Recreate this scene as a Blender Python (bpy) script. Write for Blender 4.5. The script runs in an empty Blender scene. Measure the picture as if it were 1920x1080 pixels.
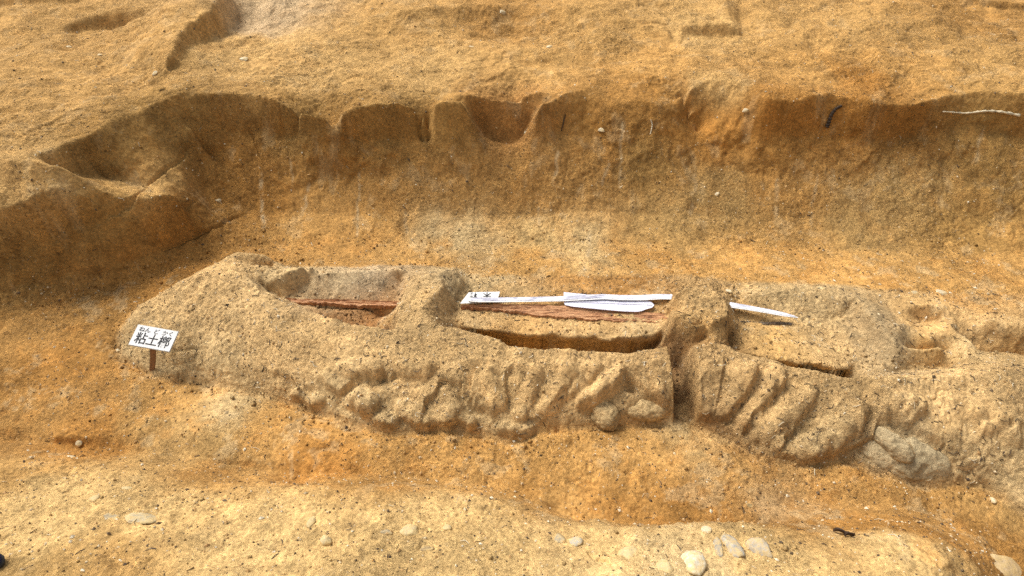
import bpy, bmesh, math, random
import numpy as np
from mathutils import Vector, Matrix, noise as mnoise

random.seed(7); RNG = np.random.default_rng(11)
scene = bpy.context.scene
COL = scene.collection

# ------------------------------------------------------------------ camera
CAM_H, PITCH, HFOV = 2.9, math.radians(40), math.radians(80)
cam_data = bpy.data.cameras.new('camera')
cam_data.angle = HFOV
cam_data.clip_start = 0.05
cam_data.clip_end = 400
cam = bpy.data.objects.new('camera', cam_data)
cam.location = (0, 0, CAM_H)
cam.rotation_euler = (math.pi/2 - PITCH, 0, 0)
COL.objects.link(cam)
scene.camera = cam

# ------------------------------------------------------------------ sky and sun
SUN_EL, SUN_AZ = math.radians(53), math.radians(-55)   # azimuth from +Y (into the picture), negative = from the left
world = bpy.data.worlds.new('World'); scene.world = world; world.use_nodes = True
wn = world.node_tree; wn.nodes.clear()
sky = wn.nodes.new('ShaderNodeTexSky'); sky.sky_type = 'NISHITA'; sky.sun_disc = False
sky.sun_elevation = SUN_EL; sky.sun_rotation = SUN_AZ
sky.dust_density = 6.0; sky.air_density = 1.0; sky.ozone_density = 1.0
hsv = wn.nodes.new('ShaderNodeHueSaturation'); hsv.inputs['Saturation'].default_value = 0.30   # thin white cloud veil
bg = wn.nodes.new('ShaderNodeBackground'); bg.inputs['Strength'].default_value = 0.15
wo = wn.nodes.new('ShaderNodeOutputWorld')
wn.links.new(sky.outputs[0], hsv.inputs['Color']); wn.links.new(hsv.outputs[0], bg.inputs[0]); wn.links.new(bg.outputs[0], wo.inputs[0])

sun_d = bpy.data.lights.new('sun', 'SUN'); sun_d.energy = 2.3; sun_d.angle = math.radians(20); sun_d.color = (1.0, 0.95, 0.86)
sun = bpy.data.objects.new('sun', sun_d); COL.objects.link(sun)
sdir = Vector((math.sin(SUN_AZ)*math.cos(SUN_EL), math.cos(SUN_AZ)*math.cos(SUN_EL), math.sin(SUN_EL)))
sun.rotation_euler = sdir.to_track_quat('Z', 'Y').to_euler()
sun.location = (-4, 8, 9)

scene.view_settings.view_transform = 'Standard'; scene.view_settings.look = 'None'
scene.view_settings.gamma = 1.0; scene.view_settings.exposure = 0.30
scene.view_settings.use_curve_mapping = False
try:
    scene.cycles.use_denoising = False
    scene.cycles.max_bounces = 5
except Exception: pass

# ------------------------------------------------------------------ survey helpers: sight line + known height -> place on site
F = 960 / math.tan(HFOV/2)
CP, SP = math.cos(PITCH), math.sin(PITCH)
def ray(u, v):
    a = (np.asarray(u, float) - 960)/F; b = -(np.asarray(v, float) - 540)/F
    return np.stack([a, CP + b*SP, -SP + b*CP], -1)
def P(u, v, z):
    d = ray(u, v); t = (np.asarray(z, float) - CAM_H)/d[..., 2]
    p = d*t[..., None]; p[..., 2] += CAM_H
    return p

# ------------------------------------------------------------------ ground grid
NX = 1050
def rows():
    ys = [0.75]
    while ys[-1] < 8.6:
        y = ys[-1]
        ys.append(y + (0.0063 if y < 4.75 else min(0.0063 + 0.0035*(y-4.75), 0.015)))
    return np.array(ys)
YR = rows(); NY = len(YR)
S = np.linspace(-1, 1, NX)
WID = 1.7 + 0.6*YR
GX = WID[:, None]*S[None, :]; GY = np.repeat(YR[:, None], NX, 1)
def to_ij(x, y):
    j = np.interp(y, YR, np.arange(NY)); i = (x/(1.7 + 0.6*y) + 1)*0.5*(NX-1)
    return i, j

CONS = []      # constraint sample arrays (n,3)
def line(pts, step=4.0):
    """pts = (u, v, z) sights along one soil edge"""
    pts = np.array(pts, float); out = []
    for a, b in zip(pts[:-1], pts[1:]):
        n = max(2, int(np.hypot(*(b-a)[:2])/step*1.6)); t = np.linspace(0, 1, n)[:, None]
        q = a + (b-a)*t; out.append(P(q[:, 0], q[:, 1], q[:, 2]))
    out = np.concatenate(out); CONS.append(out); return out
def wline(pts):
    pts = np.array(pts, float); out = []
    for a, b in zip(pts[:-1], pts[1:]):
        n = max(2, int(np.linalg.norm(b-a)/0.005)); t = np.linspace(0, 1, n)[:, None]
        out.append(a + (b-a)*t)
    out = np.concatenate(out); CONS.append(out); return out
def below(arr, dy, z, dx=0.0):
    q = arr.copy(); q[:, 1] += dy; q[:, 0] += dx; q[:, 2] = z; CONS.append(q); return q
def cliff(pts, hs, run=.05, dx=.02):
    """sheer step: sighted top edge and, below it, its foot"""
    a = line(pts); q = a.copy(); k = np.linspace(0, len(hs)-1, len(a)); h = np.interp(k, np.arange(len(hs)), hs)
    q[:, 1] -= run; q[:, 0] += dx; q[:, 2] -= h; CONS.append(q); return q

# --- back terrace
wall_top = line([(60,297,.93),(110,275,.935),(200,230,.95),(350,178,.97),(470,180,.95),(560,200,.93),(640,196,.94),(720,191,.95),(800,190,.95)])
line([(814,190,.95),(864,191,.95)])
line([(1014,188,.95),(1060,176,.95),(1110,165,.94),(1140,165,.93)])
line([(1272,180,.93),(1300,160,.965),(1335,150,.985),(1400,163,.96),(1440,190,.93),(1500,190,.93),(1560,174,.96),(1610,179,.95),(1640,192,.93),(1720,193,.93),(1790,176,.95),(1850,168,.97),(1960,184,.97),(2150,200,.97)])
# slumped soft slope between
line([(1130,200,.84),(1200,190,.88),(1262,200,.86)])
line([(1140,110,1.0),(1210,95,1.02),(1280,110,1.0)])
# lip overhang recess
line([(1288,186,.90),(1300,205,.80),(1308,250,.62)])
line([(1275,190,.83),(1285,250,.60)])
# terrace relief
line([(0,240,.93),(100,205,.96),(230,160,.99),(340,130,1.01)])
line([(-120,150,1.02),(0,140,1.03),(120,130,1.02),(240,110,1.04)])
line([(-120,30,1.10),(0,30,1.10),(80,25,1.12)])
cliff([(118,44,1.09),(150,30,1.11),(200,22,1.125),(268,18,1.14)], [.08,.14,.14,.08], .06, .03)
line([(130,82,1.03),(200,84,1.03),(250,84,1.035)])
line([(-100,-20,1.22),(100,-16,1.2),(300,-30,1.22)])
cliff([(-60,-6,1.2),(60,-6,1.2),(150,-10,1.2)], [.08,.08,.05], .05, .0)
# scarp (left block is higher)
cliff([(425,-20,1.31),(392,18,1.27),(345,52,1.21),(332,80,1.165),(318,108,1.11),(280,146,1.03)], [.33,.26,.17,.12,.08,.02], .05, .05)
line([(400,-10,1.32),(300,20,1.25),(300,70,1.16),(270,110,1.08)])
line([(480,20,1.06),(470,60,1.055),(400,90,1.045)])
line([(500,6,1.15),(540,-2,1.17),(600,8,1.16)])
line([(560,40,1.09),(640,60,1.08)])
line([(400,140,1.0),(560,130,1.0),(700,120,1.0),(860,120,1.0)])
# mound crest and its front
cliff([(660,48,1.11),(720,34,1.14),(830,16,1.18),(960,4,1.20),(1060,10,1.20),(1130,26,1.17)], [.02,.06,.10,.10,.08,.03], .12, .0)
line([(700,76,1.04),(830,62,1.035),(960,56,1.035),(1080,66,1.03)])
line([(700,100,1.01),(830,96,1.01),(960,96,1.01),(1080,96,1.01)])
line([(1000,120,1.0),(1100,120,1.0)])
# small block with a sheer right side
cliff([(1282,54,1.10),(1330,48,1.115),(1374,50,1.12)], [.05,.09,.09], .04, .0)
line([(1362,-10,1.25),(1368,20,1.17),(1372,44,1.12)])
line([(1384,-8,1.15),(1388,30,1.09),(1392,80,1.02)])
line([(1285,100,1.0),(1330,108,1.0),(1380,104,1.0)])
line([(1430,100,1.02),(1560,95,1.03),(1700,95,1.04),(1840,95,1.05),(2000,95,1.05)])
line([(1420,20,1.13),(1560,12,1.16),(1700,5,1.2),(1750,25,1.16),(1800,55,1.12)])
line([(1830,85,1.06),(1800,60,1.05),(1850,40,1.07),(1990,30,1.08)])
cliff([(1775,-8,1.19),(1850,-2,1.19),(1990,0,1.19)], [.06,.09,.09], .04, .0)
# --- back wall body
for seg in ([(390,300,.49),(470,325,.43),(600,330,.41),(700,330,.41),(800,330,.42)],
            [(800,330,.42),(900,330,.42),(1000,330,.43),(1150,320,.45),(1300,310,.46),(1420,325,.42),(1600,330,.41),(1900,335,.41),(2150,345,.41)],
            [(420,385,.23),(500,398,.20),(800,400,.20),(1200,400,.20),(1500,405,.20),(1900,412,.20),(2150,425,.2)]):
    line(seg)
line([(420,245,.69),(560,262,.645),(700,262,.645),(790,262,.65)])
line([(1040,250,.68),(1150,255,.66)])
line([(1340,230,.74),(1400,255,.655),(1600,255,.655),(1900,255,.66),(2150,268,.67)])
foot = line([(-160,640,.12),(0,600,.10),(100,570,.09),(200,540,.09),(300,510,.09),(450,462,.10),(600,455,.10),(800,455,.10),(1000,455,.10),(1200,455,.10),(1440,463,.10),(1650,467,.10),(1900,475,.10),(2150,485,.10)])
line([(1440,470,.105),(1650,476,.105),(1900,486,.105)])
# slot and pillar
line([(804,192,.92),(806,240,.69),(806,285,.53)])
line([(814,192,.945),(815,240,.752),(815,285,.578)])
line([(866,200,.92),(868,240,.752),(870,285,.58)])
line([(780,215,.825),(790,250,.668),(794,285,.53)])
# sectioned post hole in the wall
line([(868,193,.945),(882,225,.81),(896,255,.685),(916,275,.61),(945,284,.578)])
line([(945,284,.578),(975,280,.59),(996,256,.68),(1006,225,.81),(1012,190,.945)])
line([(884,186,.92),(940,182,.92),(1000,180,.92)])
line([(872,176,.965),(940,170,.97),(1012,168,.97)])
line([(888,215,.79),(903,248,.64),(925,264,.59),(955,268,.585),(980,260,.61),(994,225,.75)])
line([(915,225,.715),(945,235,.67),(975,225,.715)])
# --- left spur, niche and sill
spur = line([(-160,300,.96),(-60,302,.95),(0,306,.935),(60,299,.94),(110,306,.90),(150,330,.79),(200,362,.665),(240,367,.61),(300,364,.59),(330,357,.585)])
wline([(-3.18,3.742,.86),(-3.09,3.80,.77),(-3.02,3.90,.68),(-2.96,4.0,.615)])
line([(190,337,.605),(260,344,.575),(320,340,.58)])
line([(337,300,.62),(342,330,.55),(345,360,.47),(350,385,.40)])
line([(360,240,.78),(372,300,.55),(385,350,.38),(400,400,.24)])
line([(-120,385,.76),(0,388,.75),(50,375,.77),(100,350,.80),(140,355,.74),(180,385,.62)])
line([(-120,470,.47),(0,470,.46),(80,450,.48),(150,440,.45),(250,430,.40),(320,420,.35)])
line([(-120,540,.24),(0,540,.22),(100,520,.22),(200,500,.20),(300,470,.18),(380,440,.17)])
# --- pit floor
line([(-160,700,.02),(0,700,.03),(100,700,.02),(190,700,.01)])
line([(-160,800,-.01),(60,800,0),(250,790,0),(400,790,.01),(550,800,.01)])
line([(90,842,-.02),(150,846,-.05),(210,846,-.03)])
line([(100,820,.01),(200,818,.0)])
line([(300,860,-.01),(600,868,-.02),(900,876,-.02),(1100,880,-.02),(1300,930,-.04),(1500,945,-.05),(1700,950,-.06),(1900,1000,-.08),(2100,1060,-.08)])
line([(520,898,-.03),(560,902,-.055),(590,896,-.03)])
line([(480,510,.10),(700,490,.105),(900,500,.11),(1200,500,.11),(1500,510,.12),(1700,520,.13),(1920,530,.13),(2100,540,.13)])
line([(150,600,.07),(230,560,.08),(320,510,.09)])
# --- near bank
bank = line([(-160,848,.18),(0,864,.18),(120,872,.18),(220,880,.19),(330,896,.20),(430,912,.23),(600,914,.24),(760,920,.24),(900,936,.23),(1000,962,.23),(1100,984,.29),(1200,988,.33),(1300,984,.34),(1370,985,.34),(1450,993,.34),(1550,1008,.31),(1590,1008,.33),(1640,1004,.38),(1700,1003,.39),(1770,1011,.38),(1815,1035,.36),(1840,1068,.34),(1850,1110,.34),(1850,1200,.34)])
below(bank[(bank[:, 0] < 1.35) & (bank[:, 0] > .2)], .22, -.05); below(bank[bank[:, 0] <= .2], .26, -.04)
line([(1880,1040,-.05),(1900,1090,-.03),(1905,1180,-.02)])
line([(-100,935,.30),(100,940,.31),(400,955,.33),(700,965,.34),(900,985,.34)])
line([(-100,1010,.42),(100,1010,.43),(400,1015,.43),(800,1020,.42),(1100,1035,.40),(1300,1040,.43),(1500,1045,.41),(1600,1046,.41),(1700,1050,.44),(1780,1055,.44)])
line([(-100,1085,.52),(300,1085,.53),(700,1085,.53),(1100,1085,.50),(1500,1090,.48),(1760,1090,.47)])
wline([(-3,.78,.62),(0,.78,.6),(1.2,.78,.58),(1.5,.78,.45),(2.2,.78,.0)])

# --- clay casing, west part
cfl = line([(218,640,.03),(228,668,.01),(290,702,0),(400,714,0),(500,738,0),(580,764,0),(650,786,0),(740,808,0),(830,802,0),(900,806,0),(960,824,0),(1010,800,0),(1100,797,0),(1180,790,0),(1252,790,0)])
crl = line([(232,604,.09),(262,572,.15),(300,550,.21),(370,520,.29),(450,512,.305),(475,528,.30),(490,552,.28),(560,576,.275),(650,602,.28),(735,617,.29),(800,612,.3),(860,611,.3),(900,622,.3),(960,642,.3),(1000,650,.3),(1100,652,.3),(1180,658,.29),(1215,652,.3),(1250,646,.305)])
line([(250,640,.065),(300,645,.095),(400,660,.12),(500,680,.125),(600,705,.13),(700,728,.13),(800,735,.135),(900,738,.14),(1000,736,.145),(1100,736,.145),(1180,732,.15),(1250,735,.16)])
line([(300,600,.17),(400,600,.23),(480,610,.24),(600,638,.245),(700,658,.25),(850,668,.26),(1000,684,.255),(1150,686,.25),(1248,680,.27)])
inner_l = crl[crl[:, 0] > P(560,576,.275)[0]]
below(inner_l[inner_l[:, 0] < P(735,617,.29)[0]], .05, -.04)
below(inner_l[inner_l[:, 0] > P(850,611,.3)[0]], .04, -.05)
# back of the dome
cbl = line([(228,618,.10),(250,585,.14),(330,532,.18),(400,496,.21),(445,473,.215),(490,475,.215),(525,492,.20)])
below(cbl, .10, .09, -.03)
line([(400,512,.275),(450,492,.25),(500,500,.24)])
# coffin trough, west bay
line([(484,528,.22),(500,548,.12),(525,561,.09),(560,566,.085)])
line([(492,533,.20),(520,520,.235),(545,505,.275),(577,486,.32)])
line([(530,560,.10),(560,545,.12),(585,525,.13),(592,512,.13)])
line([(582,492,.27),(590,505,.15)])
line([(596,514,.215),(640,508,.22),(680,509,.22),(756,506,.225)])
line([(592,562,.085),(680,566,.085),(748,568,.085)])
line([(600,500,.11),(680,497,.11),(750,497,.11)])
line([(560,572,.08),(640,578,.07),(742,581,.07)])
line([(600,588,.0),(660,594,-.02),(735,600,-.02)])
# west baulk
line([(764,512,.25),(756,560,.28),(738,612,.292)])
line([(752,530,.13),(748,565,.095),(735,590,.08)])
line([(770,503,.20),(830,505,.21)])
line([(776,520,.28),(800,516,.285),(828,512,.27),(828,535,.30),(806,556,.315),(797,582,.315),(812,604,.305)])
line([(838,509,.265),(858,512,.255),(864,530,.22)])
line([(832,528,.25),(840,540,.22)])
line([(866,548,.145),(858,572,.125),(846,592,.12),(866,600,.125)])
# middle bay
line([(875,543,.135),(1000,540,.14),(1150,540,.14),(1245,540,.145)])
line([(868,575,.125),(1000,575,.125),(1150,580,.125),(1250,588,.125)])
mid_b = line([(868,602,.125),(905,600,.125),(960,612,.125),(1050,617,.125),(1150,622,.125),(1238,618,.125)])
below(mid_b, -.03, -.05)
# east baulk
line([(1260,546,.33),(1290,538,.345),(1330,542,.345),(1360,560,.345),(1370,585,.34),(1345,598,.34),(1300,602,.335),(1268,590,.33),(1262,570,.335)])
line([(1256,524,.20),(1300,524,.21),(1348,536,.20)])
line([(1251,550,.16),(1252,590,.125),(1256,612,.12)])
line([(1380,560,.15),(1380,600,.14)])
line([(1275,612,.27),(1300,618,.28),(1340,615,.285),(1368,610,.27)])
line([(1300,628,.20),(1320,632,.18),(1318,642,.17),(1300,645,.20)])
line([(1330,640,.26),(1348,632,.26)])
line([(1356,630,.13),(1366,642,.08),(1362,658,.05)])
# cut between the two casing parts
for x in (.95, .97, .99, 1.01, 1.03, 1.05, 1.066): wline([(x,2.16,-.02),(x,2.40,-.01),(x,2.66,.0)])
wline([(.938,2.60,.305),(.938,2.45,.28),(.938,2.33,.22),(.938,2.25,.06)])
wline([(1.080,2.60,.305),(1.080,2.45,.28),(1.080,2.33,.22),(1.080,2.25,.10)])
wline([(.96,2.76,.06),(1.0,2.77,.10),(1.04,2.75,.14)])
# --- clay casing, east part
cfr = line([(1306,794,0),(1350,814,0),(1420,853,0),(1500,866,0),(1590,854,0),(1640,884,-.02),(1750,906,-.03),(1800,898,-.02),(1850,905,-.02),(1920,955,-.04),(2080,1050,-.06)])
crr = line([(1302,652,.3),(1350,641,.31),(1390,656,.305),(1450,672,.3),(1530,692,.3),(1600,703,.3),(1700,708,.3),(1800,703,.31),(1920,691,.32),(2100,680,.32)])
line([(1318,728,.17),(1400,752,.145),(1500,780,.145),(1600,786,.15),(1750,806,.155),(1900,824,.16),(2080,860,.16)])
line([(1315,690,.27),(1450,712,.25),(1600,735,.25),(1750,745,.255),(1900,740,.28),(2080,740,.29)])
below(crr[(crr[:, 0] > P(1385,656,.3)[0]) & (crr[:, 0] < P(1610,703,.3)[0])], .04, -.05)
# east bay
be = line([(1388,652,.125),(1480,667,.125),(1540,672,.125),(1592,684,.125)])
below(be, -.03, -.05)
line([(1390,610,.125),(1500,614,.125),(1590,640,.12)])
line([(1400,552,.20),(1500,540,.215),(1580,545,.22)])
line([(1400,585,.15),(1500,590,.135),(1585,598,.13)])
line([(1385,602,.115),(1450,606,.11),(1505,608,.115)])
line([(1600,554,.24),(1640,596,.245),(1668,630,.235),(1688,652,.21)])
line([(1590,580,.14),(1616,622,.12),(1645,668,.10)])
line([(1650,560,.18),(1690,590,.19),(1720,625,.205),(1765,640,.205)])
line([(1690,650,.20),(1730,653,.20),(1770,650,.20)])
line([(1694,662,.10),(1735,666,.08),(1775,662,.07)])
line([(1705,588,.15),(1720,602,.10),(1760,606,.10)])
line([(1712,572,.20),(1750,570,.205),(1780,582,.20)])
line([(1780,610,.20),(1810,630,.195),(1835,655,.19),(1870,662,.19),(1930,664,.19)])
line([(1778,642,.07),(1792,670,-.01),(1835,688,-.04),(1900,692,-.05)])
line([(1850,600,.21),(1920,610,.22),(2060,620,.22)])
line([(1640,700,.15),(1700,695,.10),(1780,690,.08)])

# --- membrane through all the edges (coarse to fine)
cons = np.concatenate(CONS)
ci, cj = to_ij(cons[:, 0], cons[:, 1])
ok = (ci >= 0) & (ci <= NX-1) & (cj > 0) & (cj < NY-1)
ii = np.round(ci[ok]).astype(int); jj = np.round(cj[ok]).astype(int); zz = cons[ok, 2]
W0 = np.zeros((NY, NX)); Z0 = np.zeros((NY, NX))
np.add.at(W0, (jj, ii), 1); np.add.at(Z0, (jj, ii), zz)
# rim of the survey
far = 1.24 + 0.05*np.sin(S*5) + .03*np.sin(S*13+1)
W0[-1] = 1; Z0[-1] = far
def down(a):
    h, w = a.shape; h2, w2 = (h+1)//2*2, (w+1)//2*2
    b = np.zeros((h2, w2)); b[:h, :w] = a
    return b[0::2, 0::2] + b[1::2, 0::2] + b[0::2, 1::2] + b[1::2, 1::2]
pyr = [(W0, Z0)]
while min(pyr[-1][0].shape) > 12: pyr.append((down(pyr[-1][0]), down(pyr[-1][1])))
H = None
for lv, (w, z) in enumerate(pyr[::-1]):
    m = w > 0; val = np.where(m, z/np.maximum(w, 1e-9), 0)
    if H is None: H = np.full(w.shape, val[m].mean())
    else:
        H = np.repeat(np.repeat(H, 2, 0), 2, 1)[:w.shape[0], :w.shape[1]]
    H = np.where(m, val, H)
    for it in range(160 if w.size < 80000 else 55):
        p = np.pad(H, 1, mode='edge')
        H = np.where(m, val, .25*(p[:-2, 1:-1] + p[2:, 1:-1] + p[1:-1, :-2] + p[1:-1, 2:]))
def blur(a, r, n=2):
    for _ in range(n):
        for ax in (0, 1):
            c = np.cumsum(np.pad(a, [(r+1, r) if k == ax else (0, 0) for k in (0, 1)], mode='edge'), ax)
            a = (np.take(c, range(2*r+1, c.shape[ax]), ax) - np.take(c, range(0, c.shape[ax]-2*r-1), ax))/(2*r+1)
    return a

# ------------------------------------------------------------------ value noise in numpy
def vnoise(x, y, seed=0):
    xi = np.floor(x).astype(np.int64); yi = np.floor(y).astype(np.int64); fx = x-xi; fy = y-yi
    fx = fx*fx*fx*(fx*(fx*6-15)+10); fy = fy*fy*fy*(fy*(fy*6-15)+10)
    def h(a, b):
        n = (a*374761393 + b*668265263 + seed*974711) & 0xffffffff
        n = ((n ^ (n >> 13))*1274126177) & 0xffffffff
        return ((n ^ (n >> 16)) & 0xffff)/65535.0
    return ((h(xi, yi)*(1-fx) + h(xi+1, yi)*fx)*(1-fy) + (h(xi, yi+1)*(1-fx) + h(xi+1, yi+1)*fx)*fy)*2-1
def fbm(x, y, f, octv=4, seed=0, gain=.5):
    s = 0; a = 1; n = 0
    for o in range(octv):
        c, sn = math.cos(o*1.3+.4), math.sin(o*1.3+.4)
        s = s + a*vnoise((x*c - y*sn)*f + 17*o, (x*sn + y*c)*f - 9*o, seed+o); n += a; a *= gain; f *= 2.03
    return s/n

def poly_mask(x, y, poly):
    poly = np.asarray(poly)[:, :2]; inside = np.zeros(x.shape, bool); n = len(poly)
    for k in range(n):
        x0, y0 = poly[k]; x1, y1 = poly[(k+1) % n]
        if y0 == y1: continue
        c = ((y0 > y) != (y1 > y)) & (x < (x1-x0)*(y-y0)/(y1-y0) + x0)
        inside ^= c
    return inside
def PP(pts): return np.array([P(*p) for p in pts])

# regions (plan polygons)
xs_t = np.array([p for p in np.concatenate([wall_top, line([(814,190,.95),(864,191,.95)]), PP([(880,178,.96),(1000,172,.96),(1014,188,.95),(1110,165,.94),(1200,150,.95),(1272,170,.95),(1335,150,.985),(1440,190,.93),(1560,174,.96),(1640,192,.93),(1790,176,.95),(1850,168,.97),(2150,200,.97)])])])
o_ = np.argsort(xs_t[:, 0]); TOPX, TOPY = xs_t[o_, 0], xs_t[o_, 1]
o_ = np.argsort(foot[:, 0]); FOOTX, FOOTY = foot[o_, 0], foot[o_, 1]
bb = bank[bank[:, 1] > 1.25]; o_ = np.argsort(bb[:, 0]); BANKX, BANKY = bb[o_, 0], bb[o_, 1]
top_y = np.interp(GX, TOPX, TOPY, left=3.8); foot_y = np.interp(GX, FOOTX, FOOTY, left=2.9)
bank_y = np.interp(GX, BANKX, BANKY); bank_y = np.where(GX > 1.42, 0.2, bank_y)

clay_w_poly = np.concatenate([cfl[:, :2], PP([(1252,646,.305),(1248,616,.12),(1150,624,.1),(1050,620,.1),(960,614,.1),(905,603,.1),(868,606,.12),(846,594,.2),(812,600,.3),(797,584,.31),(757,562,.28),(738,600,.2),(640,587,.07),(560,572,.085),(530,560,.1),(592,520,.13),(594,498,.12)])[:, :2], (cbl + [0, .075, 0])[::-1, :2]])
clay_e_poly = np.concatenate([cfr[:, :2], PP([(2080,680,.32),(1930,666,.19),(1780,690,.08),(1650,688,.13),(1592,686,.11),(1480,669,.11),(1388,656,.11),(1362,660,.06),(1335,648,.26),(1304,652,.27)])[:, :2], [(1.071,2.6),(1.071,2.2)]])
baulk_w_poly = PP([(738,600,.2),(757,562,.28),(750,530,.13),(758,500,.13),(872,505,.13),(870,548,.14),(860,575,.125),(846,594,.2),(812,602,.3),(797,584,.31)])
baulk_e_poly = PP([(1249,600,.12),(1249,555,.14),(1250,520,.14),(1352,528,.14),(1384,560,.15),(1384,600,.14),(1376,640,.10),(1362,658,.05),(1335,648,.26),(1304,652,.27),(1270,650,.1)])
M_w = poly_mask(GX, GY, clay_w_poly); M_e = poly_mask(GX, GY, clay_e_poly)
M_bw = poly_mask(GX, GY, baulk_w_poly) & ~M_w; M_be = poly_mask(GX, GY, baulk_e_poly) & ~M_e & ~M_w
M_clay = M_w | M_e | M_bw | M_be

H = blur(H, 1, 2)
# relief of dug soil
clayf = blur(M_clay.astype(float), 4, 2)
wallm = blur(((GY > foot_y) & (GY < top_y)).astype(float), 8, 2)
bankm = blur((GY < bank_y).astype(float), 8, 2)
tern = blur((GY > top_y).astype(float), 8, 2)
warpx = GX + .05*fbm(GX, GY, 4, 2, 91); warpy = GY + .05*fbm(GX, GY, 4, 2, 92)
patch = np.clip(.5 + fbm(GX, GY, 2.5, 2, 77)*1.6, .1, 1.3)
H = H + .020*fbm(warpx, warpy, 3.2, 3, 1)*(1-.5*clayf) + .010*fbm(warpx, warpy, 11, 3, 5) + .0060*fbm(GX, GY, 34, 2, 9)*patch
rid = 1-np.abs(fbm(warpx, warpy, 14, 3, 21))*2.2
H = H + clayf*(.005*np.clip(rid, -1, 1)*patch + .012*fbm(warpx, warpy, 7, 3, 78)) + .0036*fbm(GX, GY, 85, 2, 12)*(1+.6*clayf)
H = H - .010*np.clip(fbm(GX, GY, 24, 2, 33) - .40, 0, 1)*3*(.6 + .4*clayf)*patch         # little pits where crumbs fell out
def fissure(f, wdt, seed): return np.clip(1 - np.abs(fbm(warpx, warpy, f, 3, seed))/wdt, 0, 1)
H = H - (.4*wallm + .9*clayf + .25)*patch*(.007*fissure(7, .035, 141)*np.clip(fbm(GX, GY, 5, 1, 142)*3, 0, 1) + .006*fissure(17, .06, 143)*np.clip(fbm(GX, GY, 9, 1, 144)*3, 0, 1))
H = H + bankm*(.016*fbm(warpx, warpy*1.4, 8, 4, 41) + .008*np.round(fbm(warpx, warpy, 12, 2, 44)*2.5)/2.5)
H = H + tern*(.06*fbm(warpx, warpy*1.3, 1.7, 3, 301) + .022*np.round(fbm(warpx, warpy, 1.6, 4, 311)*3)/3) + wallm*(.030*fbm(warpx, warpy*.5, 2.6, 3, 303) + .012*fbm(warpx, warpy, 9, 3, 304))
# trowel facets on the walls
H = H + wallm*.007*np.round(fbm(GX*1.0, GY*.35, 9, 2, 55)*2.2)/2.2 + tern*.020*fbm(warpx, warpy*1.5, 5, 4, 57)

# ------------------------------------------------------------------ sampling the surface
def Hat(x, y):
    i, j = to_ij(x, y); i = np.clip(i, 0, NX-1.001); j = np.clip(j, 0, NY-1.001)
    i0 = i.astype(int); j0 = j.astype(int); fi = i-i0; fj = j-j0
    return (H[j0, i0]*(1-fi) + H[j0, i0+1]*fi)*(1-fj) + (H[j0+1, i0]*(1-fi) + H[j0+1, i0+1]*fi)*fj
def hits(u, v):
    u = np.atleast_1d(np.asarray(u, float)); v = np.atleast_1d(np.asarray(v, float))
    d = ray(u, v); d = d/np.linalg.norm(d, axis=1)[:, None]
    t = np.full(len(u), 1.8); done = np.zeros(len(u), bool); step = .02
    for k in range(420):
        p = d*t[:, None]; z = p[:, 2] + CAM_H
        done |= (z <= Hat(p[:, 0], p[:, 1]))
        if done.all(): break
        t = np.where(done, t, t+step)
    lo, hi = t-step, t
    for k in range(8):
        mid = (lo+hi)/2; p = d*mid[:, None]; b = p[:, 2]+CAM_H <= Hat(p[:, 0], p[:, 1])
        hi = np.where(b, mid, hi); lo = np.where(b, lo, mid)
    p = d*hi[:, None]; p[:, 2] += CAM_H
    return p
def hit(u, v): return Vector(hits(u, v)[0])
def normal_at(x, y, e=.02):
    gx = float(Hat(np.array([x+e]), np.array([y]))[0] - Hat(np.array([x-e]), np.array([y]))[0])/(2*e)
    gy = float(Hat(np.array([x]), np.array([y+e]))[0] - Hat(np.array([x]), np.array([y-e]))[0])/(2*e)
    return Vector((-gx, -gy, 1)).normalized()

# --- drying cracks, creases
def crack(pts, width=.010, depth=.022):
    q = []
    for a, b in zip(pts[:-1], pts[1:]):
        n = max(2, int(math.hypot(b[0]-a[0], b[1]-a[1])/3)); t = np.linspace(0, 1, n)
        q.append(np.stack([a[0]+(b[0]-a[0])*t, a[1]+(b[1]-a[1])*t], 1))
    q = np.concatenate(q); k = np.arange(len(q))
    q[:, 0] += 3*vnoise(k*.22, k*0+3.3, 5); q[:, 1] += 3*vnoise(k*.22, k*0+8.3, 6)
    p = hits(q[:, 0], q[:, 1])
    ci, cj = to_ij(p[:, 0], p[:, 1])
    for a, b, k in zip(ci, cj, k):
        taper = min(1, 4*min(k+1, len(q)-k)/len(q)+.15)
        i0, i1 = int(a)-4, int(a)+6; j0, j1 = int(b)-4, int(b)+6
        if i0 < 0 or j0 < 0 or i1 >= NX or j1 >= NY: continue
        dx = GX[j0:j1, i0:i1]; dy = GY[j0:j1, i0:i1]
        x = np.interp(a, np.arange(NX), GX[int(b)]); y = np.interp(b, np.arange(NY), YR)
        r = np.hypot(dx-x, dy-y)
        CR[j0:j1, i0:i1] = np.maximum(CR[j0:j1, i0:i1], depth*taper*np.clip(1.25 - r/(width*(.45+.55*taper)), 0, 1))
CR = np.zeros_like(H)
crack([(0,490),(38,465),(100,436),(127,415),(150,420),(185,408),(220,395),(258,362),(275,350),(300,325),(345,295),(355,270),(366,240)], .012, .035)
crack([(230,448),(265,430),(300,410),(340,392),(380,368)], .010, .028)
crack([(310,470),(350,448),(400,425),(450,405),(470,400)], .012, .035)
crack([(70,385),(105,402),(120,402)], .006, .012)
crack([(640,214),(700,220),(735,215),(760,203)], .010, .03)
crack([(465,225),(470,250),(485,290),(492,300)], .010, .028)
crack([(590,225),(625,250),(640,290)], .006, .012)
crack([(318,652),(350,655),(380,650)], .008, .018)
crack([(680,700),(700,712),(735,700),(760,705)], .010, .02)
crack([(1050,250),(1062,300),(1058,345)], .009, .014)
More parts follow.
